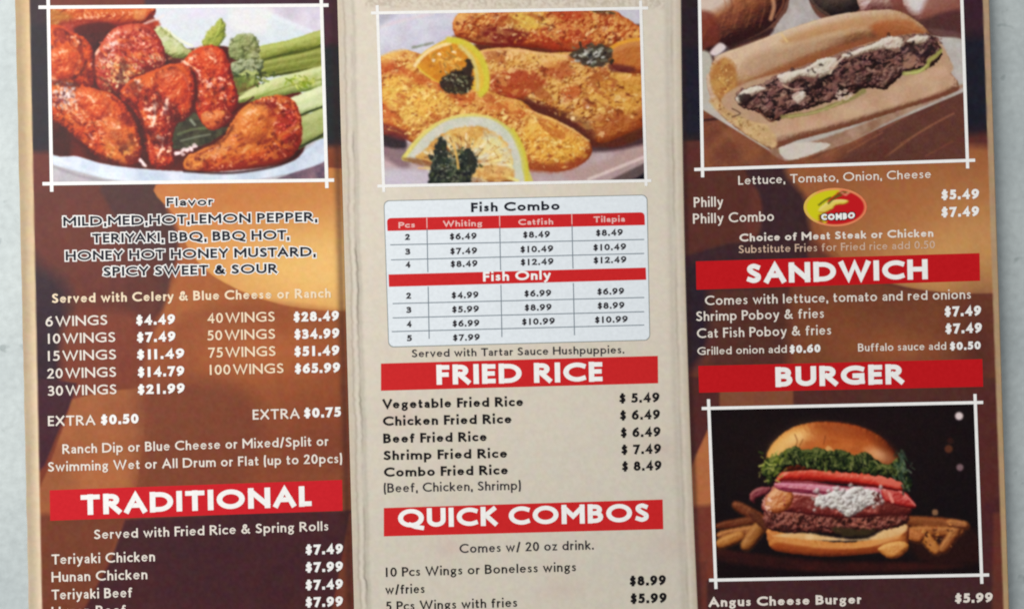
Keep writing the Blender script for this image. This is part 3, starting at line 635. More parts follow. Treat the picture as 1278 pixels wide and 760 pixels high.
    # roll: lower half
    p.body([(884, 92), (920, 128), (960, 146), (1010, 148), (1070, 130), (1130, 100), (1180, 70), (1186, 90), (1196, 104), (1190, 116), (1130, 136), (1060, 158), (1000, 174), (966, 186), (950, 180), (930, 168), (902, 146), (886, 122)],
           (130, 78, 54), (200, 162, 134), (224, 196, 168), R=18, seed=13, bump=1., bs=10, gloss=.05, var=(206, 164, 128), vs=24)
    p.fill([(960, 150), (1030, 148), (1100, 122), (1170, 96), (1184, 104), (1100, 134), (1010, 160), (966, 170)], (210, 170, 136), 8, alpha=.6)
    p.line([(958, 182), (1000, 172), (1060, 156), (1130, 133), (1194, 112)], 3.2, (132, 72, 48), .9, 2.4)
    p.fill([(886, 126), (900, 124), (926, 142), (950, 152), (966, 164), (968, 184), (950, 180), (926, 164), (900, 144)], (200, 156, 104), 4, rag=1.5, col2=(222, 184, 130), ns=7)
    p.dots(90, 925, 152, 36, 10, [(226, 190, 130), (150, 104, 60), (190, 140, 80)], (.8, 1.6), (.4, .8), rot=33)
    # roll: left cut end and top half
    p.body([(888, 108), (886, 88), (892, 74), (904, 66), (930, 58), (970, 42), (1010, 28), (1050, 18), (1090, 13), (1120, 14), (1146, 28), (1160, 44), (1140, 48), (1100, 50), (1060, 62), (1010, 84), (960, 106), (930, 122), (914, 132), (900, 128)],
           (124, 72, 46), (196, 152, 116), (220, 186, 154), R=26, seed=17, bump=1.4, bs=12, gloss=.04, var=(176, 120, 72), vs=26)
    p.line([(892, 72), (930, 58), (980, 40), (1030, 24), (1060, 17)], 2.4, (226, 198, 164), .8, 2)
    p.fill([(888, 86), (904, 72), (918, 84), (920, 104), (924, 124), (908, 132), (894, 122), (888, 106)], (206, 150, 78), 5, rag=2, col2=(180, 112, 56), ns=7)
    p.dots(60, 904, 102, 14, 30, [(224, 176, 100), (170, 100, 50), (236, 196, 130)], (.8, 1.7), (.4, .8))
    p.fill([(930, 74), (980, 56), (1040, 38), (1050, 52), (1000, 72), (940, 96)], (190, 148, 114), 10, alpha=.7)
    p.fill([(975, 50), (1040, 28), (1110, 18), (1140, 30), (1100, 34), (1040, 42), (1000, 54)], (196, 134, 76), 7, alpha=.6)
    p.fill([(1090, 30), (1130, 26), (1154, 42), (1130, 46), (1096, 46)], (186, 96, 46), 6, alpha=.7, rag=2)
    p.fill([(920, 110), (970, 86), (1030, 62), (1100, 44), (1150, 42), (1110, 52), (1050, 68), (990, 94), (940, 118)], (170, 96, 54), 5, alpha=.75, rag=2, rs=6)
    p.line([(972, 62), (1020, 48), (1080, 36)], 6, (214, 176, 136), .6, 5)
    p.line([(976, 44), (982, 52)], 3, (236, 196, 130), .7, 2)
    p.fill([(900, 128), (930, 104), (1000, 84), (1100, 50), (1160, 44), (1184, 72), (1180, 96), (1080, 130), (990, 152), (940, 152)], (196, 156, 122), 3)
    p.fill([(966, 148), (1030, 136), (1100, 112), (1170, 84), (1184, 92), (1180, 112), (1100, 138), (1010, 162), (966, 166)], (212, 172, 138), 5, col2=(198, 152, 116), ns=20)
    # filling
    F = [(918, 126), (920, 116), (934, 110), (956, 102), (974, 92), (1004, 82), (1030, 74), (1056, 64), (1084, 56), (1110, 46), (1136, 44), (1156, 42), (1170, 52), (1176, 66), (1168, 80), (1150, 88), (1128, 92), (1120, 100), (1104, 112), (1084, 110), (1068, 116), (1044, 124), (1010, 136), (984, 142), (966, 152), (946, 140), (930, 136)]
    p.body(F, (42, 22, 20), (104, 64, 54), (160, 116, 100), R=9, seed=19, bump=3.2, bs=7, gloss=.12, gp=10, var=(64, 34, 34), vs=9, rag=2.5)
    p.dots(200, 1040, 96, 110, 22, [(60, 30, 32), (128, 78, 74), (36, 20, 22), (150, 100, 90), (100, 58, 56)], (1.2, 3), (.4, .8), inside=F, rot=-20, elong=1.6)
    p.blot(F, (148, 96, 84), 6, .16, .75, 71, -25, 1.8, .18)
    p.blot(F, (30, 16, 20), 6, .14, .8, 72, -25, 1.8, .18)
    p.blot(F, (190, 140, 116), 4, .36, .7, 73, -25, 1.8, .14)
    # cheese
    ch = lambda pts, **k: p.body(pts, (136, 104, 86), (202, 184, 162), (226, 214, 198), R=6, bump=1.5, bs=5, gloss=.1, rag=1.5, **k)
    ch([(970, 96), (984, 90), (1004, 86), (1024, 74), (1042, 72), (1046, 80), (1036, 92), (1020, 98), (1000, 96), (986, 104), (976, 104)], seed=2)
    ch([(1050, 70), (1070, 62), (1092, 54), (1108, 46), (1124, 48), (1128, 56), (1120, 64), (1104, 62), (1082, 66), (1060, 74)], seed=3)
    ch([(918, 122), (930, 112), (950, 108), (956, 112), (944, 118), (930, 126), (922, 130)], seed=4)
    ch([(1132, 52), (1146, 44), (1160, 46), (1158, 52), (1144, 56)], seed=5)
    ch([(990, 118), (1002, 114), (1006, 122), (998, 130), (990, 126)], seed=6)
    p.line([(1036, 92), (1042, 82), (1052, 72)], 2.6, (226, 200, 176), .9, 1.4)
    p.line([(976, 106), (990, 112), (1006, 110)], 2, (220, 180, 150), .8, 1.4)
    for c in ((1012, 88), (1024, 82), (1018, 92), (1060, 68)): p.dots(4, c[0], c[1], 4, 3, [(84, 64, 58)], (.9, 1.8), (.4, .8))
    p.fill([(922, 120), (934, 118), (938, 126), (928, 132)], (44, 26, 28), 3, alpha=.8, rag=2.5)
    p.fill([(1126, 60), (1146, 56), (1164, 58), (1168, 68), (1140, 72), (1126, 68)], (52, 34, 40), 3, alpha=.8, rag=2)
    p.fill([(1128, 70), (1136, 66), (1144, 72), (1138, 84), (1128, 84)], (176, 124, 100), 2.5, alpha=.85, rag=1)
    p.fill([(1120, 44), (1166, 46), (1170, 52), (1158, 44)], (90, 50, 48), 2, alpha=.6, rag=1.5)
    p.dots(34, 1166, 54, 12, 12, [(90, 46, 48), (130, 86, 80), (60, 36, 36)], (1, 2), (.5, .9))
    for k in range(46):
        t = RNG.uniform(0, 1); x = 930+t*225; y = 128-t*68+RNG.normal()*9+4; a = math.radians(RNG.uniform(-60, 25)); L = RNG.uniform(4, 11)
        c = [(176, 128, 118), (128, 82, 78), (52, 28, 32), (196, 150, 128), (36, 22, 26), (150, 98, 88)][RNG.integers(6)]
        p.line([(x, y), (x+L*.5*math.cos(a), y+L*.5*math.sin(a)+1.5), (x+L*math.cos(a), y+L*math.sin(a))], RNG.uniform(1.6, 4), c, RNG.uniform(.4, .8), 2)
    # lettuce edge
    p.line([(1128, 92), (1144, 90), (1156, 84), (1160, 76), (1168, 70), (1174, 64)], 5, (172, 168, 84), .95, 2, wob=1)
    p.line([(1130, 92), (1146, 90), (1156, 82)], 2.2, (206, 202, 120), .8, 1.4)
    p.line([(976, 146), (1010, 142), (1040, 132), (1062, 124), (1078, 114)], 5, (150, 138, 76), .9, 2.4, wob=1.4)
    p.line([(984, 146), (1020, 140), (1050, 128)], 2, (190, 176, 110), .8, 1.6)
    p.dots(14, 1050, 118, 12, 6, [(216, 190, 170)], (1.4, 2.6), (.6, .9))
    p.line([(946, 138), (962, 152), (970, 144)], 2, (120, 66, 50), .8, 1.5)
    p.line([(914, 136), (924, 142), (914, 146)], 1.6, (90, 54, 40), .7, 1.5)
    p.soften(1); p.gamma(1.06); p.contrast(1.05, .86, 120); p.tone(7, 2.1, 60)
    return p

def paint_burger():
    p = Print(880, 498, 1236, 730, (30, 20, 24))
    p.glow(1100, 540, 160, 80, (44, 26, 28), .8)
    p.glow(930, 560, 60, 70, (46, 28, 26), .6)
    p.fill([(880, 690), (960, 692), (1060, 700), (1240, 690), (1240, 740), (880, 740)], (34, 18, 22), 6, curve=False)
    p.fill([(888, 684), (940, 690), (1030, 700), (1160, 702), (1200, 706), (1130, 712), (1010, 712), (900, 700)], (86, 36, 30), 6, alpha=.9, rag=1, col2=(60, 28, 28), ns=20)
    p.fill([(1130, 650), (1215, 660), (1222, 700), (1150, 700)], (60, 28, 24), 10, alpha=.8)
    # bokeh
    for x, y, r, c, a in ((1197, 519, 5, (226, 206, 206), 1), (1198, 583, 4.4, (150, 120, 124), .9), (1184, 560, 5, (120, 70, 46), .8), (1186, 550, 4, (70, 36, 30), .8)):
        t = [(x+r*math.cos(k), y+r*math.sin(k)) for k in np.arange(0, 6.2, .8)]
        p.fill(t, c, 2.4, alpha=a)
    # fries
    FR = dict(gloss=.1, gp=12, bump=.7, bs=7, rag=.8)
    def fry(a, b, w, d=(84, 40, 20), m=(150, 86, 40), l=(200, 134, 74), s=1):
        ax, ay = a; bx, by = b; L = math.hypot(bx-ax, by-ay); nx, ny = -(by-ay)/L*w/2, (bx-ax)/L*w/2
        p.body([(ax+nx, ay+ny), (bx+nx, by+ny), (bx-nx, by-ny), (ax-nx, ay-ny)], d, m, l, R=w*.5, seed=s, curve=True, soft=3.4, **FR)
    fry((918, 630), (952, 648), 11, m=(112, 56, 32), l=(150, 88, 54), s=1)
    fry((898, 656), (945, 648), 9, m=(104, 50, 28), l=(130, 70, 40), s=2)
    fry((900, 668), (950, 660), 11, m=(120, 62, 34), s=3)
    fry((897, 679), (926, 668), 12, m=(164, 98, 44), l=(206, 144, 76), s=4)
    fry((954, 650), (930, 682), 14, m=(150, 92, 42), l=(190, 130, 70), s=5)
    fry((938, 640), (960, 660), 9, m=(90, 46, 30), l=(120, 66, 40), s=6)
    fry((1132, 650), (1202, 656), 13, m=(124, 66, 32), l=(162, 92, 48), s=7)
    fry((1140, 662), (1196, 664), 11, m=(150, 84, 40), s=8)
    fry((1150, 664), (1170, 688), 12, m=(176, 108, 50), l=(220, 156, 86), s=9)
    fry((1196, 658), (1176, 686), 11, m=(136, 74, 36), s=10)
    fry((1130, 664), (1150, 672), 12, m=(170, 96, 46), l=(214, 140, 80), s=11)
    fry((1184, 652), (1206, 655), 8, m=(150, 90, 54), s=12)
    p.dots(30, 1166, 668, 34, 14, [(220, 150, 80), (80, 36, 20), (160, 80, 40)], (1, 2), (.4, .8))
    p.fill([(1164, 636), (1170, 636), (1170, 642), (1164, 642)], (150, 110, 80), 2)
    # bottom bun
    p.body([(958, 660), (975, 664), (1040, 676), (1090, 672), (1130, 655), (1134, 672), (1128, 684), (1090, 690), (1040, 694), (1000, 692), (966, 686), (958, 674)], (104, 44, 20), (190, 110, 52), (222, 154, 84), R=14, seed=21, bump=.8, bs=14, gloss=.1)
    p.fill([(966, 668), (1000, 664), (1040, 670), (1080, 672), (1110, 656), (1128, 652), (1131, 662), (1112, 670), (1080, 674), (1020, 674), (980, 670)], (234, 198, 148), 3, rag=.8, col2=(222, 176, 116), ns=10)
    p.fill([(970, 678), (1020, 684), (1080, 684), (1120, 674), (1126, 684), (1080, 690), (1010, 690), (970, 686)], (166, 76, 32), 5, alpha=.7)
    p.body([(1096, 684), (1112, 676), (1130, 676), (1134, 684), (1124, 694), (1112, 697), (1102, 692)], (110, 54, 22), (200, 130, 62), (232, 176, 104), R=7, seed=4, bump=1, gloss=.1)
    # patty
    Pt = [(952, 644), (958, 634), (974, 636), (1010, 634), (1060, 640), (1120, 634), (1134, 640), (1130, 654), (1100, 662), (1060, 666), (1020, 664), (980, 664), (958, 658)]
    p.body(Pt, (50, 20, 20), (108, 52, 44), (164, 98, 84), R=8, seed=25, bump=2.8, bs=5, gloss=.18, gp=10, rag=2, var=(96, 44, 38), vs=8)
    p.dots(200, 1042, 650, 110, 16, [(70, 30, 28), (170, 100, 84), (140, 74, 62), (50, 22, 20), (196, 124, 104)], (.9, 2.1), (.4, .85), inside=Pt)
    p.fill([(1040, 658), (1070, 660), (1092, 660), (1080, 668), (1050, 668)], (70, 56, 34), 4, rag=2.5)
    p.blot(Pt, (190, 116, 96), 5, .2, .6, 81, 0, 1.4); p.blot(Pt, (44, 18, 18), 5, .2, .7, 82, 0, 1.4)
    # bacon and onion, cheese
    p.body([(950, 634), (954, 620), (966, 606), (984, 604), (1010, 612), (1060, 618), (1110, 616), (1132, 626), (1136, 640), (1100, 644), (1050, 646), (1010, 642), (980, 638), (960, 640)], (74, 22, 24), (140, 56, 48), (196, 116, 98), R=9, seed=31, bump=2.2, bs=6, gloss=.25, gp=14, rag=1)
    p.body([(956, 634), (958, 618), (970, 608), (984, 608), (990, 620), (984, 634), (970, 640)], (120, 54, 24), (196, 118, 66), (230, 170, 120), R=8, seed=32, bump=1.6, gloss=.3, rag=1)
    p.dots(26, 957, 628, 7, 20, [(236, 196, 176), (210, 150, 130)], (1, 2.), (.5, .95))
    p.dots(60, 1010, 628, 44, 12, [(226, 150, 140), (120, 34, 36), (240, 190, 170), (190, 90, 80)], (1, 2), (.4, .85))
    p.body([(936, 616), (946, 608), (962, 608), (958, 616), (944, 622), (942, 628), (936, 624)], (60, 20, 30), (120, 46, 56), (166, 90, 92), R=4, seed=9, gloss=.2)
    # onion rings
    p.body([(966, 604), (980, 596), (1010, 600), (1050, 606), (1096, 608), (1120, 616), (1110, 622), (1060, 620), (1010, 616), (976, 612)], (110, 34, 56), (188, 92, 110), (226, 160, 170), R=6, seed=34, bump=.8, gloss=.3, rag=.6)
    p.line([(972, 603), (1010, 606), (1060, 612), (1100, 614)], 2, (222, 150, 170), .9, 1.4)
    p.line([(976, 609), (1020, 613), (1060, 616)], 2, (120, 30, 56), .8, 1.4)
    p.line([(990, 615), (1030, 620), (1056, 620)], 2.4, (232, 180, 188), .8, 1.6)
    # right pepper slices
    p.body([(1100, 610), (1112, 606), (1130, 614), (1142, 628), (1140, 634), (1116, 630), (1104, 624)], (96, 14, 18), (178, 44, 40), (222, 110, 96), R=6, seed=36, bump=1, gloss=.5, gp=16)
    p.line([(1112, 608), (1128, 616), (1142, 630)], 2.2, (232, 150, 140), .8, 1.4)
    p.line([(1110, 616), (1114, 626)], 4, (240, 170, 150), .8, 2)
    p.fill([(1000, 620), (1020, 622), (1040, 640), (1010, 640), (990, 634)], (110, 40, 36), 5, alpha=.6, rag=2)
    p.fill([(1096, 628), (1130, 632), (1130, 642), (1100, 644)], (96, 34, 30), 5, alpha=.6, rag=2)
    # tomato
    p.body([(968, 602), (974, 590), (990, 582), (1030, 584), (1080, 590), (1120, 592), (1130, 602), (1128, 612), (1106, 610), (1060, 604), (1010, 600), (980, 600)], (118, 18, 16), (200, 50, 36), (232, 106, 78), R=8, seed=38, bump=1., bs=10, gloss=.4, gp=18)
    p.fill([(1092, 594), (1118, 594), (1128, 604), (1120, 608), (1096, 602)], (224, 120, 100), 4, alpha=.8, rag=1.5)
    p.line([(984, 587), (1010, 584), (1040, 588)], 4, (222, 110, 66), .8, 3)
    p.line([(1030, 600), (1080, 604), (1120, 612)], 2, (100, 10, 16), .8, 1.6)
    p.line([(968, 601), (1010, 602), (1060, 608)], 2.2, (110, 16, 30), .7, 1.6)
    # crumbled cheese
    Ch = [(1016, 626), (1022, 618), (1034, 615), (1044, 611), (1056, 612), (1066, 608), (1078, 609), (1090, 611), (1100, 617), (1098, 626), (1086, 630), (1078, 634), (1070, 640), (1062, 644), (1050, 641), (1042, 634), (1028, 632), (1018, 631)]
    p.body(Ch, (120, 104, 100), (206, 198, 190), (240, 236, 230), R=5, seed=37, bump=3.4, bs=6, gloss=0, rag=2.2, soft=1.6)
    for k in range(46):
        t = RNG.uniform(0, 1); x = 1016+t*90+RNG.normal()*3; y = 623-6*math.sin(t*3)+RNG.normal()*7
        r = RNG.uniform(1.6, 4.2); v = RNG.uniform(-22, 6)
        q = [(x+r*math.cos(a)*RNG.uniform(.7, 1.3), y+r*math.sin(a)*RNG.uniform(.7, 1.2)) for a in np.arange(0, 6.2, 1.05)]
        p.body(q, (140+v, 126+v, 120+v), (206+v, 198+v, 190+v), (236+v/2, 232+v/2, 226+v/2), R=r*1.5, seed=int(k), bump=.8, gloss=0, rag=.4, soft=2.2, alpha=.8)
    p.dots(40, 1094, 622, 8, 8, [(120, 50, 44), (90, 34, 30), (226, 216, 210)], (1, 2.), (.4, .8))
    p.dots(16, 1062, 630, 20, 6, [(120, 110, 100), (150, 140, 130)], (.7, 1.2), (.5, .8))
    # top bun
    p.body([(955, 576), (960, 560), (972, 545), (990, 533), (1015, 527), (1045, 527), (1075, 533), (1100, 545), (1114, 560), (1124, 576), (1122, 586), (1100, 590), (1060, 588), (1020, 586), (980, 588), (956, 590), (952, 584)], (60, 20, 12), (186, 92, 34), (236, 170, 88), R=34, seed=42, bump=.7, bs=16, gloss=.3, gp=9, var=(170, 72, 30), vs=30, light_dir=(-.6, -.35, .72))
    p.fill([(964, 574), (976, 560), (1000, 548), (1050, 546), (1096, 558), (1112, 572), (1090, 574), (1050, 566), (1000, 564)], (184, 92, 38), 10, alpha=.85, col2=(206, 116, 54), ns=16)
    p.fill([(960, 572), (964, 558), (978, 546), (992, 542), (1000, 550), (984, 562), (970, 574)], (232, 184, 110), 12, alpha=.8)
    p.fill([(1012, 530), (1050, 529), (1088, 542), (1106, 558), (1080, 554), (1040, 548), (1012, 544)], (178, 78, 30), 9, alpha=.6)
    p.fill([(1080, 560), (1104, 562), (1118, 574), (1108, 578), (1088, 572)], (220, 158, 108), 9, alpha=.75)
    p.glow(995, 545, 18, 10, (250, 214, 150), .6, -25)
    p.glow(1050, 536, 26, 6, (226, 150, 96), .5, 8)
    for q in ([(992, 542), (995, 550), (993, 556)], [(1030, 544), (1028, 554)], [(1002, 548), (998, 556)]): p.line(q, 1.2, (130, 66, 26), .7, 1.2)
    p.fill([(1030, 560), (1034, 556), (1040, 562), (1034, 568)], (236, 190, 120), 2, alpha=.7)
    p.fill([(1084, 540), (1104, 550), (1120, 566), (1124, 582), (1104, 580), (1098, 562)], (120, 52, 26), 12, alpha=.6)
    p.fill([(1020, 529), (1060, 530), (1090, 542), (1070, 546), (1030, 538)], (150, 66, 26), 9, alpha=.5)
    p.glow(1098, 567, 14, 7, (236, 184, 140), .55, 30)
    p.glow(976, 560, 12, 10, (240, 196, 120), .5)
    # lettuce
    LE = [(950, 588), (954, 576), (968, 568), (980, 562), (992, 556), (1004, 561), (1020, 558), (1034, 562), (1050, 561), (1066, 567), (1080, 564), (1094, 574), (1110, 579), (1120, 570), (1126, 576), (1134, 590), (1138, 604), (1132, 612), (1122, 600), (1100, 594), (1070, 590), (1040, 588), (1010, 584), (990, 580), (976, 586), (966, 598), (958, 600)]
    p.body(LE, (16, 20, 12), (50, 60, 30), (112, 118, 60), R=6, seed=44, bump=3.2, bs=5, gloss=.1, rag=2.2, var=(44, 60, 28), vs=8)
    p.dots(230, 1042, 578, 110, 14, [(18, 24, 14), (84, 94, 44), (42, 54, 28), (140, 142, 84), (26, 36, 24)], (.9, 2.), (.5, .95), inside=LE, elong=1.7, ang=80)
    p.dots(60, 964, 582, 16, 18, [(150, 156, 70), (110, 122, 44), (186, 184, 100), (60, 76, 30)], (1, 2.2), (.5, .95), elong=1.5)
    p.dots(46, 1128, 588, 12, 26, [(44, 66, 50), (76, 96, 70), (24, 36, 30), (110, 126, 100)], (1, 2.2), (.4, .85), elong=1.7, ang=70)
    p.line([(1124, 580), (1126, 568)], 3, (80, 100, 86), .8, 2)
    p.soften(2); p.gamma(1.14); p.contrast(1.08, .94, 90); p.tone(5, 2.1, 70, 3)
    return p
# ---------------------------------------------------------------- lettering: a humanist sans drawn as strokes
def arc(cx, cy, rx, ry, a0, a1, n=14):
    return [(cx+rx*math.cos(R(a0+(a1-a0)*i/n)), cy+ry*math.sin(R(a0+(a1-a0)*i/n))) for i in range(n+1)]
XH = .70
def cv(*p): return [tuple(q) for q in smooth(p, False, 5)]
G = {}
def g(ch, W, *st, closed=()): G[ch] = (W, st)
O = lambda cx, cy, rx, ry: ('o', arc(cx, cy, rx, ry, 90, 450, 24)[:-1])
g('A', .74, [(0, 0), (.37, 1), (.74, 0)], [(.15, .33), (.59, .33)])
g('B', .56, [(0, 0), (0, 1)], [(0, 1), (.27, 1)]+arc(.27, .77, .23, .23, 90, -90, 8)+[(0, .54)], [(0, .54), (.28, .54)]+arc(.28, .27, .28, .27, 90, -90, 8)+[(0, 0)])
g('C', .76, arc(.5, .5, .5, .5, 58, 302, 20))
g('D', .78, [(0, 0), (0, 1)], [(0, 1), (.3, 1)]+arc(.3, .5, .48, .5, 90, -90, 14)+[(0, 0)])
g('E', .46, [(0, 0), (0, 1)], [(0, 1), (.46, 1)], [(0, .52), (.42, .52)], [(0, 0), (.46, 0)])
g('F', .44, [(0, 0), (0, 1)], [(0, 1), (.44, 1)], [(0, .5), (.4, .5)])
g('G', .8, arc(.5, .5, .5, .5, 58, 304, 20), [(.78, .08), (.78, .46), (.5, .46)])
g('H', .7, [(0, 0), (0, 1)], [(.7, 0), (.7, 1)], [(0, .52), (.7, .52)])
g('I', 0, [(0, 0), (0, 1)])
g('J', .3, [(.3, 1), (.3, .16), (.22, 0), (.0, -.1)])
g('K', .6, [(0, 0), (0, 1)], [(.54, 1), (.06, .5)], [(.14, .58), (.6, 0)])
g('L', .42, [(0, 1), (0, 0)], [(0, 0), (.42, 0)])
g('M', .84, [(0, 0), (0, 1)], [(.84, 0), (.84, 1)], [(.02, .96), (.42, .36), (.82, .96)])
g('N', .74, [(0, 0), (0, 1)], [(.74, 0), (.74, 1)], [(.02, .96), (.72, .04)])
g('O', .94, O(.47, .5, .47, .5))
g('P', .52, [(0, 0), (0, 1)], [(0, 1), (.26, 1)]+arc(.26, .74, .26, .26, 90, -90, 9)+[(0, .48)])
g('Q', .94, O(.47, .5, .47, .5), [(.46, .02), (.66, -.12), (.94, -.2)])
g('R', .6, [(0, 0), (0, 1)], [(0, 1), (.26, 1)]+arc(.26, .75, .25, .25, 90, -90, 9)+[(0, .5)], [(.22, .48), (.6, 0)])
g('S', .5, cv((.44, .93), (.26, 1), (.07, .91), (.04, .73), (.16, .58), (.34, .45), (.48, .31), (.45, .1), (.24, 0), (.02, .08)))
g('T', .64, [(.32, 0), (.32, 1)], [(0, 1), (.64, 1)])
g('U', .68, [(0, 1)]+arc(.34, .34, .34, .34, 180, 360, 12)+[(.68, 1)])
g('V', .7, [(0, 1), (.35, 0), (.7, 1)])
g('W', 1.08, [(0, 1), (.28, 0), (.54, .98), (.8, 0), (1.08, 1)])
g('X', .68, [(0, 0), (.66, 1)], [(.02, 1), (.68, 0)])
g('Y', .64, [(0, 1), (.32, .46), (.64, 1)], [(.32, .46), (.32, 0)])
g('Z', .6, [(0, 1), (.58, 1), (.02, 0), (.6, 0)])
g('a', .42, cv((.04, .58), (.2, .66), (.36, .6), (.41, .46), (.41, .2))+[(.42, 0)], cv((.41, .38), (.2, .36), (.02, .24), (.03, .06), (.16, 0), (.32, .06), (.41, .18)))
g('b', .54, [(0, 0), (0, 1)], O(.27, .33, .27, .33))
g('c', .44, arc(.31, .33, .31, .33, 60, 300, 14))
g('d', .54, [(.54, 0), (.54, 1)], O(.27, .33, .27, .33))
g('e', .52, [(.03, .36), (.5, .36)]+arc(.26, .33, .26, .33, 5, 312, 18))
g('f', .34, cv((.36, .97), (.24, 1), (.13, .9), (.12, .7))+[(.12, 0)], [(0, .64), (.3, .64)])
g('g', .5, O(.23, .44, .21, .22), [(.38, .6), (.5, .64)], cv((.1, .27), (.06, .18), (.14, .1), (.34, .07), (.47, -.02), (.44, -.18), (.24, -.28), (.04, -.22), (.02, -.08), (.14, .02)))
g('h', .46, [(0, 0), (0, 1)], cv((0, .42), (.1, .6), (.26, .66), (.42, .57), (.46, .4))+[(.46, 0)])
g('i', 0, [(0, 0), (0, .66)], [(0, .93), (0, .95)])
g('k', .46, [(0, 0), (0, 1)], [(.42, .66), (.04, .3)], [(.12, .38), (.46, 0)])
g('l', 0, [(0, 0), (0, 1)])
g('m', .8, [(0, 0), (0, .66)], cv((0, .42), (.08, .6), (.22, .66), (.36, .58), (.4, .4))+[(.4, 0)], cv((.4, .42), (.48, .6), (.62, .66), (.76, .58), (.8, .4))+[(.8, 0)])
g('n', .46, [(0, 0), (0, .66)], cv((0, .42), (.1, .6), (.26, .66), (.42, .57), (.46, .4))+[(.46, 0)])
g('o', .56, O(.28, .33, .28, .33))
g('p', .54, [(0, -.3), (0, .66)], O(.27, .33, .27, .33))
g('q', .54, [(.54, -.3), (.54, .66)], O(.27, .33, .27, .33))
g('r', .3, [(0, 0), (0, .66)], cv((0, .4), (.08, .58), (.2, .66), (.32, .63)))
g('s', .36, cv((.32, .61), (.18, .66), (.04, .59), (.05, .45), (.18, .36), (.32, .26), (.34, .1), (.2, 0), (.02, .05)))
g('t', .32, [(.1, .88), (.1, .18)]+cv((.1, .14), (.13, .02), (.22, 0), (.32, .04)), [(0, .64), (.3, .64)])
g('u', .46, [(.46, 0), (.46, .66)], [(0, .66)]+cv((0, .26), (.06, .06), (.2, 0), (.36, .06), (.46, .24)))
g('v', .48, [(0, .66), (.24, 0), (.48, .66)])
g('w', .76, [(0, .66), (.2, 0), (.38, .64), (.56, 0), (.76, .66)])
g('x', .46, [(0, 0), (.44, .66)], [(.02, .66), (.46, 0)])
g('y', .5, [(0, .66), (.25, .03)], [(.5, .66), (.2, -.2), (.06, -.3)])
g('z', .42, [(0, .66), (.4, .66), (.02, 0), (.42, 0)])
g('0', .52, O(.26, .5, .26, .5))
g('1', 0, [(0, 0), (0, 1)])
g('2', .5, cv((.03, .86), (.12, .97), (.26, 1), (.42, .93), (.46, .74), (.38, .52), (.2, .26))+[(0, 0), (.5, 0)])
g('3', .46, cv((.03, .95), (.2, 1), (.39, .92), (.4, .68), (.26, .55), (.14, .53)), cv((.14, .53), (.34, .5), (.46, .32), (.42, .1), (.22, 0), (.0, .05)))
g('4', .54, [(.42, 0), (.42, 1), (0, .28), (.54, .28)])
g('5', .46, [(.42, 1), (.1, 1), (.07, .58)]+cv((.07, .57), (.22, .62), (.41, .52), (.46, .3), (.38, .08), (.2, 0), (0, .04)))
g('6', .52, O(.26, .31, .26, .31), cv((.01, .36), (.06, .62), (.2, .85), (.42, 1)))
g('7', .5, [(0, 1), (.5, 1), (.15, 0)])
g('8', .52, O(.26, .76, .2, .24), O(.26, .27, .26, .27))
g('9', .52, O(.26, .69, .26, .31), cv((.51, .64), (.46, .38), (.32, .15), (.1, 0)))
g('$', .46, cv((.41, .84), (.24, .9), (.07, .82), (.06, .66), (.2, .54), (.38, .42), (.43, .26), (.36, .13), (.22, .1), (.02, .17)), [(.235, -.04), (.235, 1.04)])
g('&', .7, cv((.68, 0), (.5, .18), (.2, .6), (.14, .82), (.24, .98), (.38, .95), (.4, .78), (.28, .62), (.08, .42), (.0, .2), (.12, .02), (.32, 0), (.52, .16), (.62, .42)))
g('.', 0, [(0, 0), (0, .02)])
g(',', .06, [(.06, .03), (.0, -.12)])
g('(', .18, cv((.18, 1.06), (.03, .75), (0, .4), (.04, .05), (.18, -.22)))
g(')', .18, cv((0, 1.06), (.15, .75), (.18, .4), (.14, .05), (0, -.22)))
g('/', .34, [(0, -.08), (.34, 1.04)])

def ribbon(pts, w, closed, cap=True):
    """outline of a stroke, mitred, slightly thinner on its horizontals"""
    p = np.array(pts, float)
    keep = [0]+[i for i in range(1, len(p)) if np.linalg.norm(p[i]-p[i-1]) > .012]; p = p[keep]
    n = len(p)
    if closed: d = np.roll(p, -1, 0)-p
    else: d = p[1:]-p[:-1]
    d = d/np.linalg.norm(d, axis=1)[:, None]
    wf = lambda v: w*(1-.16*v[0]*v[0])
    if not closed and cap:
        p = p.copy(); p[0] -= d[0]*w*.5; p[-1] += d[-1]*w*.5
    Lp, Rp = [], []
    for i in range(n):
        if closed: a, b = d[i-1], d[i]
        else: a, b = d[max(i-1, 0)], d[min(i, n-2)]
        t = a+b; L = np.linalg.norm(t); t = t/L if L > 1e-6 else b
        nn = np.array([-t[1], t[0]]); c = max(abs(nn@np.array([-b[1], b[0]])), .55)
        h = .5*(wf(a)+wf(b))*.5/c
        Lp.append(p[i]+nn*h); Rp.append(p[i]-nn*h)
    return Lp, Rp

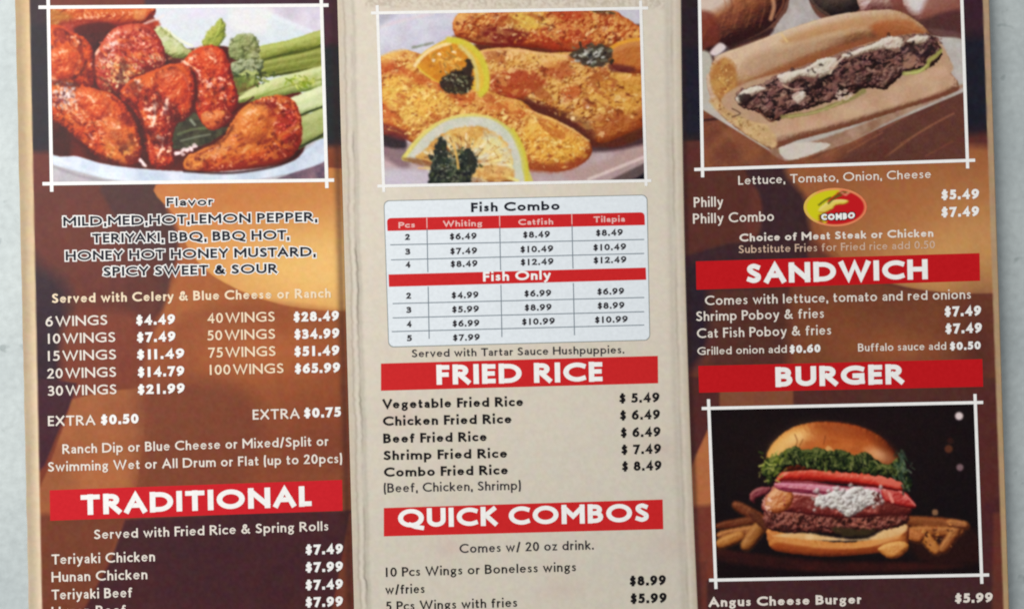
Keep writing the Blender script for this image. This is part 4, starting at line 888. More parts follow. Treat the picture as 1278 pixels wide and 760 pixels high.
def text_shape(s, wt, sx):
    """strokes of a line in cap heights; returns strokes and width for a horizontal stretch sx"""
    x = 0; out = []; kk = 0
    gap = (.105-.12*max(wt-.2, 0))*sx+.02
    for ci, ch in enumerate(s):
        if ch == ' ': x += (.08 if s.endswith('WINGS') else .31)*sx; continue
        W, st = G[ch]; We = max(W*sx, wt) if W > 0 else wt
        low = ch.islower()
        for q in st:
            closed = False
            if isinstance(q, tuple) and q[0] == 'o': closed = True; q = q[1]
            pp = []
            for (a, b) in q:
                X = x+wt/2+(a/W*(We-wt) if W > 0 else a)
                if low and 0 < b <= .66: b = b*XH/.66
                elif low and b > .66: b = XH+(b-.66)*(1-XH)/.34
                if low:
                    if b <= 0: Y = b+wt/2
                    elif b <= XH: Y = wt/2+b*(XH-wt)/XH
                    else: Y = (XH-wt/2)+(b-XH)*(1-XH)/(1-XH)
                    if ch == 'i' and b > .9: Y = b-.0
                elif ch in '.,': Y = b+wt/2
                else: Y = wt/2+b*(1-wt)
                pp.append((X, Y))
            out.append((pp, closed, kk % 6, .8 if ch in 'eags' else .9 if low else 1.)); kk += 1
        nx = s[ci+1] if ci+1 < len(s) else ' '
        x += We+gap-(.075*sx if (ch in 'TYVPF' and nx in 'aeoucgdAJrms.,') or (ch+nx in ('AT', 'AV', 'TA', 'LT', 'OT', 'ST', 'RT', 'AY', 'ra', 'ry', 'WA', 'RY', 'YA', 'BT')) else 0)+(.11*sx if ch == '1' or nx == '1' else 0)
    return out, x-gap

def write(s, x0, x1, y0, y1, cap, wt, mat, parent, lift=90e-6, label=None, outline=None, name='text_line', lean=.02, arch=0):
    """one printed line; x0..x1 and its baseline y0..y1 on the sheet, capitals 'cap' high"""
    wt = wt*(1.38 if wt < .16 else 1.34)
    W1 = text_shape(s, wt, 1.0)[1]; W2 = text_shape(s, wt, 1.5)[1]
    T = (x1-x0)/cap; sx = 1+(T-W1)/((W2-W1)/.5)
    sx = max(sx, .35)
    st, W = text_shape(s, wt, sx)
    d = np.array([x1-x0, y1-y0]); L = np.linalg.norm(d); d = d/L; k = L/W
    up = np.array([-lean, -1])*cap
    V, F = [], []
    for pp, closed, i, lf in st:
        try: A, B = ribbon(pp, wt*lf if outline is None else wt*lf+outline, closed)
        except Exception: continue
        o = len(V); n = len(A); zz = lift+i*4e-6
        for (a, b) in zip(A, B):
            for q in (a, b):
                tt = q[0]/W
                pos = np.array([x0, y0])+d*q[0]*k+up*(q[1]+arch*(1-(2*tt-1)**2))
                V.append(P(pos[0], pos[1], zz))
        m = n if closed else n-1
        for j in range(m):
            a = o+2*j; b = o+2*((j+1) % n)
            F.append((a, a+1, b+1, b))
    return make(name, V, np.array(F), mat, parent, label)
# ---------------------------------------------------------------- the panels' background print
def paint_left():
    p = Print(10, -100, 460, 880, (122, 56, 38), .8)
    X, Y = p.X, p.Y
    p.fill([(10, -100), (460, -100), (460, 232), (10, 232)], (52, 34, 40), 3, curve=False)
    p.fill([(66, -100), (175, -100), (182, 12), (60, 12)], (112, 48, 36), 6, curve=False)
    p.fill([(182, -100), (410, -100), (410, 12), (182, 12)], (66, 38, 52), 4, curve=False)
    p.fill([(400, 0), (460, 0), (460, 60), (400, 60)], (74, 40, 52), 14, curve=False)
    p.fill([(10, 40), (66, 30), (66, 186), (10, 186)], (36, 30, 38), 12, curve=False)
    p.fill([(400, 60), (460, 50), (460, 180), (400, 176)], (34, 38, 42), 10, curve=False)
    p.fill([(10, 190), (66, 190), (66, 240), (10, 240)], (104, 44, 36), 8, curve=False)
    p.fill([(400, 184), (460, 180), (460, 242), (400, 240)], (134, 68, 42), 8, curve=False)
    # swirls
    p.fill([(10, 232), (220, 230), (230, 300), (200, 392), (10, 400)], (112, 52, 38), 8, curve=False, col2=(98, 46, 38), ns=80)
    p.fill([(188, 228), (460, 222), (460, 620), (150, 620), (160, 480), (200, 390), (224, 320), (205, 260)], (160, 88, 48), 12, curve=False, col2=(176, 100, 54), ns=90)
    p.fill([(128, 230), (192, 228), (208, 262), (222, 300), (214, 340), (198, 392), (158, 400), (160, 350), (160, 310), (140, 264)], (78, 46, 44), 6)
    p.fill([(140, 330), (200, 324), (196, 396), (164, 470), (136, 440)], (98, 46, 38), 18, alpha=.8)
    # gold glow
    gold = [(208, 226), (460, 220), (460, 384), (432, 388), (400, 387), (360, 382), (318, 370), (286, 356), (258, 338), (236, 312), (218, 270)]
    p.fill(gold, (196, 118, 58), 1.8)
    P_ = smooth(gold); d = seg_dist(X, Y, P_, True); a = np.clip((d+.5)/1.4, 0, 1)*np.exp(-(((X-415)/185)**2+((Y-338)/98)**2))
    p.mix((slice(None), slice(None)), a*.95, C3((244, 196, 118)))
    a = np.clip((d+.5)/1.4, 0, 1)*np.exp(-(((X-300)/120)**2+((Y-250)/40)**2))
    p.mix((slice(None), slice(None)), a*.5, C3((190, 106, 54)))
    p.fill([(236, 390), (300, 378), (430, 392), (460, 392), (460, 640), (180, 640), (182, 470), (200, 420)], (148, 80, 46), 18, col2=(142, 72, 44), ns=80)
    p.glow(330, 440, 100, 48, (190, 106, 58), .75); p.glow(400, 560, 80, 50, (122, 62, 44), .7); p.glow(330, 640, 120, 30, (112, 58, 44), .6)
    # dark left edge and lower facets
    p.fill([(30, 330), (56, 336), (84, 362), (84, 420), (74, 500), (52, 520), (30, 520)], (52, 32, 42), 24)
    p.fill([(84, 400), (160, 390), (178, 420), (176, 486), (88, 506), (78, 470)], (126, 60, 42), 16)
    p.fill([(30, 470), (96, 478), (88, 505), (72, 540), (56, 580), (30, 610)], (68, 34, 44), 3, curve=False)
    p.fill([(90, 498), (130, 488), (182, 484), (180, 540), (172, 600), (160, 650), (140, 700), (30, 680), (44, 622), (62, 580), (78, 535)], (176, 104, 62), 2.4, curve=False, col2=(154, 88, 54), ns=60)
    p.fill([(182, 480), (300, 484), (330, 560), (260, 640), (158, 660), (172, 600), (180, 540)], (126, 66, 44), 30)
    p.fill([(30, 642), (160, 640), (140, 690), (104, 760), (80, 880), (30, 880)], (118, 62, 42), 8, curve=False)
    p.fill([(156, 648), (300, 640), (460, 636), (460, 880), (80, 880), (104, 762), (138, 700)], (76, 38, 40), 4, curve=False, col2=(66, 34, 40), ns=80)
    p.fill([(436, 640), (460, 640), (460, 880), (398, 880), (412, 770), (426, 700)], (116, 58, 42), 2.5, curve=False)
    p.glow(200, 800, 80, 40, (90, 46, 44), .5)
    # pale paper edge
    t = Y/760.; e = 37+15.5*t
    a = np.clip((e-X)/1.3+.5, 0, 1); s_ = np.clip((X-(19+17*t))/16, 0, 1)
    base = C3((196, 166, 124))*(1-np.clip(t, 0, 1)[..., None])+C3((214, 194, 166))*np.clip(t, 0, 1)[..., None]
    base = base*(1-.10*np.sin(s_*3.1+1.2)[..., None])+8*fbm(X, Y*.12, 6, 3)[..., None]
    p.mix((slice(None), slice(None)), a, base)
    e2 = 421+21*t; a = np.exp(-((X-(e2-5))/5)**2)*.45; p.mix((slice(None), slice(None)), a, C3((48, 26, 26)))  # crease shade painted into the print along the left fold
    p.tone(5, 3, 11, 5); return p

def paint_middle():
    p = Print(410, -100, 890, 880, (222, 211, 194), .8)
    X, Y = p.X, p.Y; t = Y/760.
    full = (slice(None), slice(None))
    p.mix(full, np.clip(.35+.5*fbm(X, Y*.35, 70, 4), 0, 1)*.6, C3((212, 201, 181)))
    p.mix(full, np.clip((Y-380)/500, 0, .6)*np.ones_like(X), C3((206, 198, 182)))
    f = lambda k: fbm(X*0+k, Y, 26, 30+k, 3)
    # left torn margin: outer strip, crinkled dark line, pale lip
    e = 421+21*t
    off = X-(e+15.5+1.6*f(1)+1.1*fbm(X*0, Y, 6, 77, 2))
    p.mix(full, np.clip((6-(X-e))/8, 0, .5), C3((216, 196, 170)))
    p.mix(full, np.clip(-off/3, 0, 1)*.35, C3((186, 174, 156)))
    seg = np.clip(.42+1.1*fbm(X*0+3, Y, 46, 91, 3)+.28*np.clip((Y-230)/120, 0, 1), 0.05, 1)
    p.mix(full, np.exp(-(off/1.3)**2)*seg*.65, C3((104, 94, 82)))
    p.mix(full, np.exp(-((off-3.4)/2.4)**2)*.4, C3((168, 160, 144)))
    p.mix(full, np.exp(-((off+4)/2)**2)*.55*np.clip(seg+.3, 0, 1), C3((230, 220, 204)))
    p.mix(full, np.exp(-((off+8+1.3*f(5))/1.1)**2)*.35, C3((140, 122, 104)))
    # right margin
    e = 850+5*t+16*t*t
    off = X-(e-12.5+.9*f(7)+.5*fbm(X*0, Y, 7, 12, 2))
    p.mix(full, np.clip(off/2, 0, 1)*.5, C3((196, 182, 162)))
    p.mix(full, np.exp(-(off/1.4)**2)*np.clip(.3+.5*fbm(X*0+9, Y, 60, 93), .05, .5), C3((150, 138, 120)))
    p.mix(full, np.exp(-((off-4)/2)**2)*.6, C3((226, 214, 196)))
    p.mix(full, np.exp(-((off+5)/4)**2)*.35, C3((178, 168, 152)))
    p.mix(full, np.exp(-((X-e+1)/1.6)**2)*.5, C3((196, 172, 146)))
    # coarse screen of the print above the picture
    a = np.clip((14-Y)/8, 0, 1)*((X > 455) & (X < 830))
    p.mix(full, a*.5*np.clip(.5+1.6*fbm(X, Y, 2.2, 51, 1), 0, 1), C3((176, 160, 142)))
    for cx, cy in ((560, 683), (838, 680), (500, 520), (826, 560), (700, 735)):
        p.glow(cx, cy, 26, 16, (206, 176, 164), .35)
    p.tone(5, 3, 21, 3.5); return p

def paint_right():
    p = Print(840, -100, 1280, 880, (104, 54, 44), .8)
    X, Y = p.X, p.Y; full = (slice(None), slice(None))
    p.fill([(840, -100), (1290, -100), (1290, 214), (840, 214)], (42, 30, 38), 3, curve=False)
    p.fill([(840, 60), (880, 60), (880, 168), (840, 168)], (30, 28, 42), 8, curve=False)
    p.fill([(1198, 50), (1260, 50), (1260, 160), (1198, 156)], (28, 28, 40), 10, curve=False)
    p.fill([(1198, -100), (1260, -100), (1260, 40), (1198, 40)], (60, 32, 44), 14, curve=False)
    p.fill([(840, 176), (882, 176), (882, 216), (840, 216)], (94, 48, 42), 4, curve=False)
    p.fill([(1198, 170), (1260, 164), (1260, 215), (1198, 215)], (96, 46, 40), 10, curve=False)
    p.fill([(840, 206), (946, 206), (938, 250), (926, 300), (840, 330)], (92, 48, 40), 10, curve=False)
    p.fill([(932, 206), (1005, 203), (1016, 250), (1010, 300), (985, 370), (840, 372), (840, 330), (900, 306), (944, 296), (950, 250)], (62, 38, 42), 5)
    p.fill([(1000, 200), (1290, 196), (1290, 372), (1236, 366), (1180, 364), (1110, 350), (1050, 330), (1016, 296), (1006, 250)], (156, 90, 54), 10)
    gold = [(1004, 196), (1290, 190), (1290, 366), (1240, 366), (1190, 366), (1130, 358), (1090, 345), (1060, 330), (1030, 296), (1012, 250)]
    d = seg_dist(X, Y, smooth(gold), True)
    p.mix(full, np.clip((d+1)/2, 0, 1)*np.exp(-(((X-1205)/135)**2+((Y-320)/88)**2))*.95, C3((220, 164, 98)))
    p.mix(full, np.clip((d+1)/2, 0, 1)*np.exp(-(((X-1120)/80)**2+((Y-260)/40)**2))*.5, C3((176, 102, 60)))
    p.fill([(985, 356), (1080, 350), (1130, 362), (1190, 369), (1290, 369), (1290, 520), (985, 520), (975, 430)], (128, 70, 44), 3, curve=False, col2=(114, 62, 42), ns=80)
    p.glow(1120, 436, 80, 36, (166, 96, 56), .75)
    p.glow(1225, 440, 40, 90, (84, 40, 36), .8)
    p.fill([(840, 340), (884, 342), (892, 400), (870, 452), (840, 460)], (46, 32, 42), 12)
    p.fill([(884, 360), (985, 356), (982, 500), (886, 500)], (88, 48, 40), 16, curve=False)
    p.fill([(894, 484), (990, 480), (992, 512), (896, 514)], (134, 78, 54), 2, curve=False)
    p.fill([(990, 478), (1290, 470), (1290, 515), (990, 515)], (86, 46, 40), 3, curve=False)
    p.fill([(840, 470), (898, 470), (898, 512), (888, 528), (876, 556), (840, 600)], (84, 40, 38), 3, curve=False)
    p.fill([(889, 524), (900, 520), (908, 640), (840, 660), (860, 590), (874, 556)], (184, 110, 66), 2.5, curve=False)
    p.fill([(840, 634), (905, 628), (912, 720), (840, 760)], (122, 58, 44), 7, curve=False)
    p.fill([(1216, 480), (1300, 480), (1300, 640), (1216, 640)], (88, 42, 38), 6, curve=False)
    p.fill([(1210, 636), (1300, 600), (1300, 730), (1210, 726)], (78, 36, 38), 8, curve=False)
    p.fill([(840, 724), (1300, 716), (1300, 880), (840, 880)], (72, 38, 40), 4, curve=False, col2=(64, 34, 38), ns=70)
    p.fill([(840, 700), (882, 700), (884, 880), (840, 880)], (108, 52, 44), 4, curve=False)
    p.fill([(1240, 640), (1290, 640), (1290, 880), (1236, 880)], (118, 58, 42), 5, curve=False, alpha=.7)
    t = Y/760.; e = 1226.5+26*t
    a = np.clip((X-e)/1.2+.5, 0, 1)
    b = C3((178, 148, 118))*(1-np.clip(t, 0, 1)[..., None])+C3((184, 152, 112))*np.clip(t, 0, 1)[..., None]+8*fbm(X, Y*.12, 5, 9)[..., None]
    p.mix(full, a, b)
    e = 850+5*t+16*t*t; p.mix(full, np.exp(-((X-e-2)/3.5)**2)*.5, C3((44, 24, 26)))  # shade of the right fold, painted as a dark band
    p.tone(5, 3, 31, 5); return p

def build_panel(pr, ia, ib, parent, label):
    Y0, Y1 = -90, 850; nv = 640
    ys = np.linspace(Y0, Y1, nv)
    ed = np.array([sheet_edges(y) for y in ys]); a = ed[:, ia]; b = ed[:, ib]
    nu = int((b[0]-a[0])*.72)
    u = np.linspace(0, 1, nu)
    GX = a[:, None]*(1-u)+b[:, None]*u
    if ia == 0: GX[:, 0] += .5*fbm(ys*0, ys, 30, 5)
    GY = np.repeat(ys[:, None], nu, 1)
    eps = .02; GX[:, 0] += eps; GX[:, -1] -= eps
    Gd = np.stack([GX, GY], -1)
    V = lift_points(Gd, 0); col = lin(pr.sample(GX, GY).reshape(-1, 3))
    F = [grid_faces(nu, nv)]
    # thickness: underside and edges of the card
    ring = np.concatenate([np.arange(nu), np.arange(1, nv)*nu+nu-1, (nv-1)*nu+np.arange(nu-2, -1, -1), np.arange(nv-2, 0, -1)*nu])
    n0 = len(V); low = V[ring].copy(); low[:, 2] -= .0003
    V = np.concatenate([V, low]); col = np.concatenate([col, np.tile(lin((206, 190, 168)), (len(ring), 1))])
    k = len(ring); i = np.arange(k); j = (i+1) % k
    F.append(np.stack([ring[i], ring[j], n0+j, n0+i], 1))
    top = n0+np.arange(nu); bot = n0+nu-1+nv-1+np.arange(nu)[::1]            # bottom row runs right to left
    tl = top; bl = (n0+nu-1+nv-1)+(nu-1-np.arange(nu))
    q = np.arange(nu-1); F.append(np.stack([tl[q], tl[q+1], bl[q+1], bl[q]], 1))
    return make('panel', V, np.concatenate(F), PRINT, parent, label, col, True)

def photo(pr, corners, parent, label):
    c = [np.array(q, float) for q in corners]
    nu = int(np.linalg.norm(c[1]-c[0])*SC*.96); nv = int(np.linalg.norm(c[3]-c[0])*SC*.96)
    Gd = grid_xy(corners, nu, nv)
    return make('printed_photo', lift_points(Gd, 30e-6), grid_faces(nu, nv), PRINT, parent, label, lin(pr.sample(Gd[..., 0], Gd[..., 1]).reshape(-1, 3)), True)

def frame(bars, wd, mat, parent, label):
    V, F = [], []
    for k, (a, b) in enumerate(bars):
        a = np.array(a, float); b = np.array(b, float); d = (b-a)/np.linalg.norm(b-a); n = np.array([-d[1], d[0]])*wd/2
        m = int(np.linalg.norm(b-a)/12)+2; o = len(V)
        for i in range(m):
            c = a+(b-a)*i/(m-1)
            for s in (-1, 1): q = c+n*s; V.append(P(q[0], q[1], (60+5*k)*1e-6))
        for i in range(m-1): F.append((o+2*i, o+2*i+1, o+2*i+3, o+2*i+2))
    return make('photo_border', V, np.array(F), mat, parent, label)

def rounded(x0, y0, corners, r, n=6, only_top=False):
    tl, tr, br, bl = [np.array(c, float) for c in corners]; out = []
    cs = [tl, tr, br, bl]
    for i in range(4):
        c = cs[i]; a = cs[i-1]-c; b = cs[(i+1) % 4]-c; a /= np.linalg.norm(a); b /= np.linalg.norm(b)
        if only_top and i > 1: out.append(tuple(c)); continue
        for k in range(n+1):
            th = math.pi/2*k/n
            out.append(tuple(c+a*r*(1-math.sin(th))+b*r*(1-math.cos(th))))
    return out
def plate(name, outline, mat, parent, lift, label=None):
    """flat printed shape, cut into vertical strips so that it follows the bow of the paper"""
    Pn = np.array(outline, float); xs = np.unique(np.concatenate([np.linspace(Pn[:, 0].min(), Pn[:, 0].max(), 26), Pn[:, 0]]))
    V, F = [], []; n = len(Pn); top, bot = [], []
    for x in xs:
        ys = []
        for i in range(n):
            a, b = Pn[i], Pn[(i+1) % n]
            if min(a[0], b[0]) <= x <= max(a[0], b[0]):
                if a[0] == b[0]: ys += [a[1], b[1]]
                else: ys.append(a[1]+(b[1]-a[1])*(x-a[0])/(b[0]-a[0]))
        V.append(P(x, min(ys), lift)); V.append(P(x, max(ys), lift))
    for i in range(len(xs)-1): F.append((2*i, 2*i+1, 2*i+3, 2*i+2))
    return make(name, V, np.array(F), mat, parent, label)

# ---------------------------------------------------------------- tabletop
S = 1.5
tt = make('tabletop', [(-S, -S, 0), (S, -S, 0), (S, S, 0), (-S, S, 0), (-S, -S, -.03), (S, -S, -.03), (S, S, -.03), (-S, S, -.03)],
          np.array([(0, 1, 2, 3), (7, 6, 5, 4), (0, 4, 5, 1), (1, 5, 6, 2), (2, 6, 7, 3), (3, 7, 4, 0)]), tabletop_material(), label='pale blue grey surface with a fine grain lying under the menu')
tt['kind'] = 'structure'
# ---------------------------------------------------------------- menu
menu = empty('folding_menu', label='printed three panel menu with brown outer panels and cream middle, open on pale surface')
menu['category'] = 'menu'
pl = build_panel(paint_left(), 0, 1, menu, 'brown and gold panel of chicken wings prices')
pm = build_panel(paint_middle(), 1, 2, menu, 'cream panel with torn paper margins, fish and fried rice prices')
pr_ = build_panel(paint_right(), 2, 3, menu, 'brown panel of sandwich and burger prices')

WHITE = ink('white_ink', (246, 244, 240)); SOFTW = ink('soft_white_ink', (236, 226, 214)); CREAM = ink('cream_ink', (244, 222, 190)); DIM = ink('dim_cream_ink', (214, 182, 158))
BLACK = ink('black_ink', (20, 16, 20)); GREY = ink('grey_ink', (46, 42, 48)); NAVY = ink('navy_ink', (24, 26, 40)); RED = ink('red_ink', (206, 28, 38)); REDM = ink('red_ink_middle', (206, 34, 36)); REDR = ink('red_ink_right', (196, 16, 24))  # right panel's red is darker: the light falloff is put into the ink
PINK = ink('pale_pink_ink', (238, 186, 180)); TABLE = ink('pale_blue_ink', (228, 234, 238)); RULE = ink('grey_rule_ink', (120, 132, 142)); FRAMEM = ink('frame_white_ink', (240, 238, 234)); EDGE = ink('table_border_ink', (140, 146, 142))

# photos and borders
photo(paint_wings(), [(61, 9), (401, 7), (407, 226), (65, 230)], pl, 'photo of glazed chicken wings with celery on a white plate')
frame([((48, 9.6), (410, 7)), ((53, 229.6), (417, 225)), ((58.4, -90), (64.6, 239.5)), ((398.2, -90), (408, 235))], 4.3, WHITE, pl, 'white crossed lines round the chicken wings photo')
photo(paint_fish(), [(471.5, 17), (800, 12), (806, 225), (479, 231)], pm, 'photo of breaded fried fish fillets with lemon slices')
frame([((463, 16.8), (809, 10.6)), ((471, 232.5), (813, 225.6)), ((470.8, 7), (479, 240)), ((799.4, 1), (806.4, 232.5))], 3.8, FRAMEM, pm, 'thin white crossed lines round the fried fish photo')
photo(paint_philly(), [(872.4, -60), (1199, -60), (1207, 200), (876.4, 211)], pr_, 'photo of a steak and cheese roll on paper')
frame([((866.5, 211.8), (1217, 200.2)), ((871.6, -80), (876.9, 221.5)), ((1197.6, -80), (1207.7, 210.5))], 4.0, WHITE, pr_, 'white crossed lines round the steak roll photo')
photo(paint_burger(), [(885, 510), (1217.5, 502.5), (1224.5, 717), (892.5, 723)], pr_, 'photo of a tall burger with fries on a dark background')
frame([((875.8, 509.6), (1227, 502)), ((885, 723.6), (1234.5, 717)), ((884.2, 498), (893.6, 734.5)), ((1216.8, 491.5), (1225.4, 728))], 3.9, WHITE, pr_, 'white crossed lines round the burger photo')

# heading banners
def banner(corners, mat, parent, s, tx0, tx1, by0, by1, cap, wt=.205):
    flat_quad('heading_banner', corners, mat, parent, 30e-6, 'red banner behind the heading ' + s)
    write(s, tx0, tx1, by0, by1, cap, wt, WHITE, parent, label='white heading reading ' + s, name='heading_text')
banner([(62, 611.5), (427, 598.5), (427.6, 637), (62.6, 649.5)], RED, pl, 'TRADITIONAL', 101, 389, 642.5, 631.5, 25.5)
banner([(475.4, 453.6), (821, 444), (821.4, 478.2), (475.4, 487.5)], REDM, pm, 'FRIED RICE', 545, 752, 480, 476, 24.8, .2)
banner([(479, 633.6), (827, 623), (827.8, 660), (479, 669)], REDM, pm, 'QUICK COMBOS', 497, 810, 658.5, 651, 23.8, .195)
banner([(868.5, 326.3), (1222.5, 316), (1223.2, 350.5), (869.2, 361.6)], REDR, pr_, 'SANDWICH', 932, 1158, 354, 348.5, 25)
banner([(871.5, 456.6), (1226, 448), (1227, 482.5), (872.5, 490)], REDR, pr_, 'BURGER', 968, 1128, 483, 479, 25)

def T(s, x0, x1, y0, y1, cap, wt, mat, parent, nm='text_line', what=None, **k):
    if cap > 9: cap *= 1.05
    write(s, x0, x1, y0, y1, cap, wt, mat, parent, label=(what or 'printed words')+' reading '+s, name=nm, **k)
def price(s, x0, x1, y0, cap, mat, parent, wt=.205): T(s, x0, x1, y0, y0-(x1-x0)*.035, cap, wt, mat, parent, 'price_text', 'price')
# left panel
for s, a, b, y0, y1, cp in (('Flavor', 208, 266, 258, 256.6, 11), ('MILD,MED,HOT,LEMON PEPPER,', 79, 396, 282.6, 276.6, 12), ('TERIYAKI, BBQ, BBQ HOT,', 115, 361, 303.6, 299, 12),
                        ('HONEY HOT HONEY MUSTARD,', 82, 394, 325.4, 320, 12), ('SPICY SWEET & SOUR', 129, 346, 345, 341, 12)):
    write(s, a, b, y0, y1, cp, .18, WHITE, pl, lift=60e-6, outline=.24, name='text_outline', label='white outline of the words '+s)
    write(s, a, b, y0, y1, cp, .18, NAVY, pl, lift=110e-6, name='text_line', label='dark words with a white outline reading '+s)
T('Served with Celery & Blue Cheese or Ranch', 65, 413, 378.4, 371.6, 11.5, .16, CREAM, pl)
for s, a, b, y, q, c, d in (('6 WINGS', 57, 134, 407.6, '$4.49', 170, 218.5), ('10 WINGS', 60, 144, 429, '$7.49', 171, 219), ('15 WINGS', 60, 145, 450.6, '$11.49', 171, 230),
                            ('20 WINGS', 59, 145, 472.4, '$14.79', 172, 230), ('30 WINGS', 60, 145.5, 494, '$21.99', 172, 230.5)):
    T(s, a, b, y, y-2.2, 12, .125, SOFTW, pl); price(q, c, d, y-1.6, 12, WHITE, pl)
for s, a, b, y, q, c, d in (('40 WINGS', 259, 343, 403.4, '$28.49', 366.5, 423), ('50 WINGS', 259, 343.5, 425, '$34.99', 367.5, 423.5), ('75 WINGS', 260, 344, 446.4, '$51.49', 367.5, 423.5),
                            ('100 WINGS', 262, 354, 467.8, '$65.99', 368, 424.5)):
    T(s, a, b, y, y-2.2, 12, .125, CREAM, pl); price(q, c, d, y-1.4, 12, WHITE, pl)
T('EXTRA', 60, 119, 531.6, 530.2, 12, .13, SOFTW, pl); price('$0.50', 126, 173, 530, 12, WHITE, pl)
T('EXTRA', 315.5, 374, 523.6, 522, 12, .13, SOFTW, pl); price('$0.75', 379.5, 425.5, 521.6, 12, WHITE, pl)
T('Ranch Dip or Blue Cheese or Mixed/Split or', 78, 410, 566.2, 556, 11.5, .13, SOFTW, pl)
T('Swimming Wet or All Drum or Flat (up to 20pcs)', 60, 427, 588.4, 577.6, 11.5, .13, SOFTW, pl)
T('Served with Fried Rice & Spring Rolls', 117.5, 410, 672.6, 661.8, 11.5, .13, SOFTW, pl)
for s, b, y, q in (('Teriyaki Chicken', 193.5, 704, '$7.49'), ('Hunan Chicken', 184, 726, '$7.99'), ('Teriyaki Beef', 165, 748, '$7.49'), ('Hunan Beef', 157, 769.5, '$7.99')):
    T(s, 64.5, b, y, y-(b-64)*.03, 12, .13, SOFTW, pl); price(q, 381.5, 428, y-12, 12, WHITE, pl)
# middle panel: the fish table
box = [(479.7, 251.4), (807, 244), (810.5, 423.8), (485.6, 432.4)]
big = [(478.7, 250.4), (808, 243), (811.5, 424.8), (484.6, 433.6)]
plate('table_border', rounded(0, 0, big, 7), EDGE, pm, 20e-6, 'thin grey edge of the price table')
plate('price_table', rounded(0, 0, box, 6.4), TABLE, pm, 30e-6, 'pale blue rounded price table for fish')
plate('table_band', rounded(0, 0, [(482.7, 272.4), (804.4, 265), (805, 281), (483.6, 288.4)], 5, 6, True), REDM, pm, 40e-6, 'red band of the column headings')
flat_quad('table_band', [(484.8, 342.6), (806, 334), (806.6, 349.2), (485.4, 358)], REDM, pm, 40e-6, 'red band behind the words Fish Only')
RL = []
def rule(a, b, w=1.15, mat=RULE):
    a = np.array(a, float); b = np.array(b, float); d = (b-a)/np.linalg.norm(b-a); n = np.array([-d[1], d[0]])*w/2
    k = len(RL); RL.append(k)
    m = int(np.linalg.norm(b-a)/14)+2; V = []; F = []
    for i in range(m):
        c = a+(b-a)*i/(m-1)
        for s in (-1, 1): q = c+n*s; V.append(P(q[0], q[1], (55+2*(k % 8))*1e-6))
    for i in range(m-1): F.append((2*i, 2*i+1, 2*i+3, 2*i+2))
    make('table_rule', V, np.array(F), mat, pm)
for a, b in (((487, 305.7), (804, 299)), ((488, 324.4), (804, 316.4)), ((490, 378.9), (804, 371.3)), ((490, 396.7), (804, 389)), ((489, 413.8), (804, 405.6))): rule(a, b)
for x0, x1 in ((532.6, 535.6), (623.4, 626.4), (713.5, 717)):
    f = lambda y: x0+(x1-x0)*(y-270)/155; s = -(x0-482)/325*8
    rule((f(287), 287+s), (f(340), 341+s)); rule((f(360), 359+s), (f(424), 424+s)); rule((f(272), 273+s), (f(286), 286+s), 1.1, PINK)
T('Fish Combo', 588, 698.5, 265, 262.4, 11.3, .2, NAVY, pm)
for s, a, b, y in (('Pcs', 497.5, 518, 285), ('Whiting', 553, 602, 283.2), ('Catfish', 647, 690.5, 281.2), ('Tilapia', 741, 780, 277.8)): T(s, a, b, y, y-.8, 7.6, .19, PINK, pm, what='column heading')
T('Fish Only', 603, 687.5, 351.4, 348.8, 11.6, .19, WHITE, pm)
rows = [(299.6, '2', '$6.49', '$8.49', '$8.49'), (317.8, '3', '$7.49', '$10.49', '$10.49'), (333.8, '4', '$8.49', '$12.49', '$12.49'),
        (372.8, '2', '$4.99', '$6.99', '$6.99'), (390.4, '3', '$5.99', '$8.99', '$8.99'), (408, '4', '$6.99', '$10.99', '$10.99'), (425.6, '5', '$7.99', None, None)]
for k, (y, n, a, b, c) in enumerate(rows):
    sh = (y-299)/126*4
    T(n, 505.5+sh*.6, 511.6+sh*.6, y+.4, y+.2, 8, .2, GREY, pm, what='piece count')
    for s, xc, dy in ((a, 578+sh, 0), (b, 669.5+sh*.7, -2.2), (c, 760.5+sh*.7, -4.6)):
        if s is None: continue
        w = 33.5 if len(s) == 5 else 41
        price(s, xc-w/2, xc+w/2, y+dy, 8.2, GREY, pm, .19)
T('Served with Tartar Sauce Hushpuppies.', 514, 779, 446, 441, 9.6, .135, GREY, pm)
for s, b, y, q in (('Vegetable Fried Rice', 653, 510.2, '$ 5.49'), ('Chicken Fried Rice', 638.5, 531.4, '$ 6.49'), ('Beef Fried Rice', 607.5, 553, '$ 6.49'), ('Shrimp Fried Rice', 633, 574.2, '$ 7.49'), ('Combo Fried Rice', 634, 595, '$ 8.49')):
    T(s, 477.5+(y-510)*.02, b, y, y-(b-477)*.019, 11.6, .185, BLACK, pm); price(q, 773+(y-510)*.04, 823+(y-510)*.03, y-7, 11.6, BLACK, pm, .19)
T('(Beef, Chicken, Shrimp)', 479, 650, 614.6, 611, 11.2, .125, GREY, pm)
T('Comes w/ 20 oz drink.', 573.5, 741, 690, 685.4, 11.2, .13, GREY, pm)
T('10 Pcs Wings or Boneless wings', 481.6, 719, 719.6, 712.6, 11.2, .13, BLACK, pm)
T('w/fries', 481, 530, 741.2, 739.8, 11.2, .13, BLACK, pm)
T('5 Pcs Wings with fries', 481.6, 645.5, 762, 757, 11.2, .13, BLACK, pm)
price('$8.99', 786, 831, 731, 12, BLACK, pm); price('$5.99', 787, 832, 753, 12, BLACK, pm)
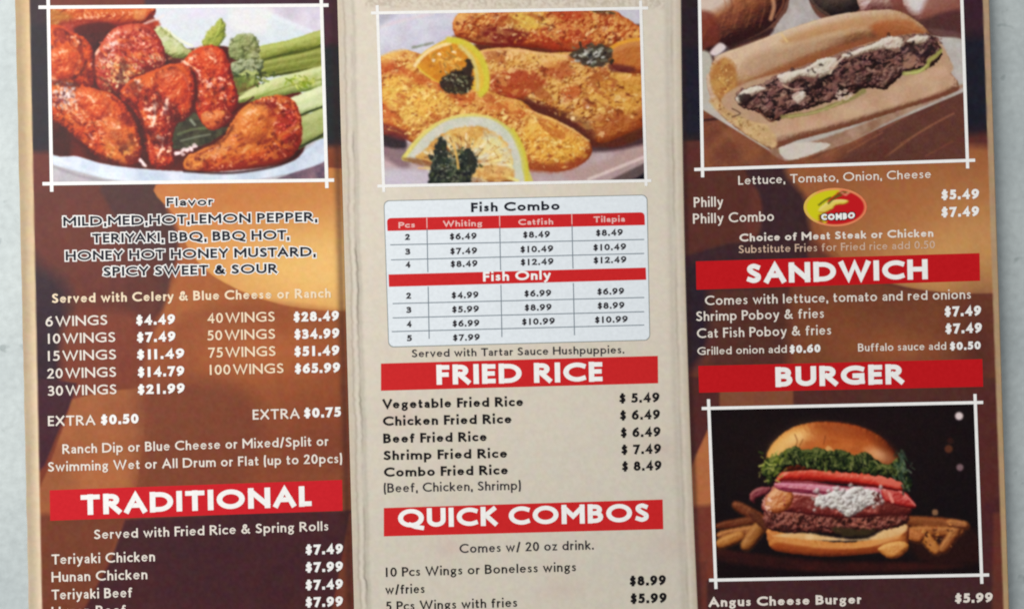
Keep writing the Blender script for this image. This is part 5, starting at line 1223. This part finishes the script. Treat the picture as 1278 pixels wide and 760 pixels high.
# right panel
T('Lettuce, Tomato, Onion, Cheese', 921.5, 1162, 231, 222.6, 10.6, .12, SOFTW, pr_)
T('Philly', 866, 902.5, 259, 257.8, 12, .12, SOFTW, pr_); T('Philly Combo', 865, 966, 279.4, 276, 12, .12, SOFTW, pr_)
price('$5.49', 1175, 1222, 249.8, 12, WHITE, pr_); price('$7.49', 1175, 1222, 271.4, 12, WHITE, pr_)
T('Choice of Meat Steak or Chicken', 923, 1165, 301.8, 295.8, 9.6, .18, SOFTW, pr_)
T('Substitute Fries for Fried rice add 0.50', 922, 1167, 316.2, 310.2, 9.4, .12, DIM, pr_)
T('Comes with lettuce, tomato and red onions', 880, 1212, 381, 373, 11.4, .12, SOFTW, pr_)
T('Shrimp Poboy & fries', 869, 1028.5, 400.8, 396.8, 11.6, .12, SOFTW, pr_); T('Cat Fish Poboy & fries', 870, 1037.5, 422, 417.6, 11.6, .12, SOFTW, pr_)
price('$7.49', 1179, 1224.5, 395.2, 12, WHITE, pr_); price('$7.49', 1180, 1225.5, 416.6, 12, WHITE, pr_)
T('Grilled onion add', 870.5, 982, 443, 440.2, 9.4, .12, SOFTW, pr_); price('$0.60', 985.5, 1024, 441, 9.8, WHITE, pr_)
T('Buffalo sauce add', 1071, 1181, 438.6, 436.4, 9.4, .12, SOFTW, pr_); price('$0.50', 1185.5, 1224, 437.2, 9.8, WHITE, pr_)
T('Angus Cheese Burger', 884.5, 1075, 757, 753, 11.4, .19, SOFTW, pr_); price('$5.99', 1192, 1239, 752.4, 11.6, SOFTW, pr_)
# oval combo emblem
def emblem():
    p = Print(996, 226, 1090, 292, (200, 24, 30), 2.6)
    full = (slice(None), slice(None))
    el = lambda k: [(1042.5+39.5*k*math.cos(a), 258.8+24*k*math.sin(a)) for a in np.arange(0, 6.28, .25)]
    p.fill([(996, 226), (1052, 226), (1046, 240), (1034, 250), (1030, 262), (1028, 292), (996, 292)], (214, 206, 24), 2)
    p.body([(1022, 262), (1030, 254), (1046, 249), (1058, 250), (1056, 255), (1044, 256), (1038, 262), (1026, 266)], (170, 110, 30), (226, 200, 70), (240, 220, 130), R=3, bump=.3, gloss=0)
    for q in ([(1022, 256), (1030, 250), (1036, 247)], [(1034, 254), (1042, 247), (1050, 244)], [(1042, 246), (1052, 240), (1060, 241)]): p.line(q, 2.4, (96, 96, 24), .85, 1.4)
    p.line([(1048, 238), (1056, 244), (1060, 238), (1068, 241)], 1.8, (236, 170, 130), .8, 1.2)
    p.line([(1024, 270), (1026, 280), (1036, 284), (1060, 284), (1072, 276)], 4, (110, 10, 20), .8, 2)
    p.line(el(.96)+el(.96)[:1], 3.2, (238, 150, 100), .95, 1.5)
    p.line([(1018, 240), (1006, 252), (1006, 264), (1018, 278)], 2.4, (226, 196, 90), .9, 1.5)
    n, m = 26, 64; V, C = [], []
    V.append((1042.5, 258.8))
    for i in range(1, n):
        for j in range(m):
            a = 2*math.pi*j/m; V.append((1042.5+39.5*i/(n-1)*math.cos(a), 258.8+24*i/(n-1)*math.sin(a)))
    V = np.array(V); F = [(0, 1+(j+1) % m, 1+j, 1+j) for j in range(m)]
    F = [[0, 1+(j+1) % m, 1+j] for j in range(m)]
    for i in range(n-2):
        for j in range(m):
            a = 1+i*m+j; b = 1+i*m+(j+1) % m; F.append([a, b, b+m, a+m])
    make('oval_emblem', lift_points(V[None], 30e-6), F, PRINT, pr_, 'oval yellow and red emblem', lin(p.sample(V[:, 0], V[:, 1])))
    write('COMBO', 1025, 1067, 275, 272.6, 8.2, .2, BLACK, pr_, lift=60e-6, outline=.26, name='text_outline', label='dark outline of the word COMBO', arch=-.1)
    write('COMBO', 1025, 1067, 275, 272.6, 8.2, .24, WHITE, pr_, lift=100e-6, name='emblem_text', label='white word COMBO on the emblem', arch=-.1)
emblem()
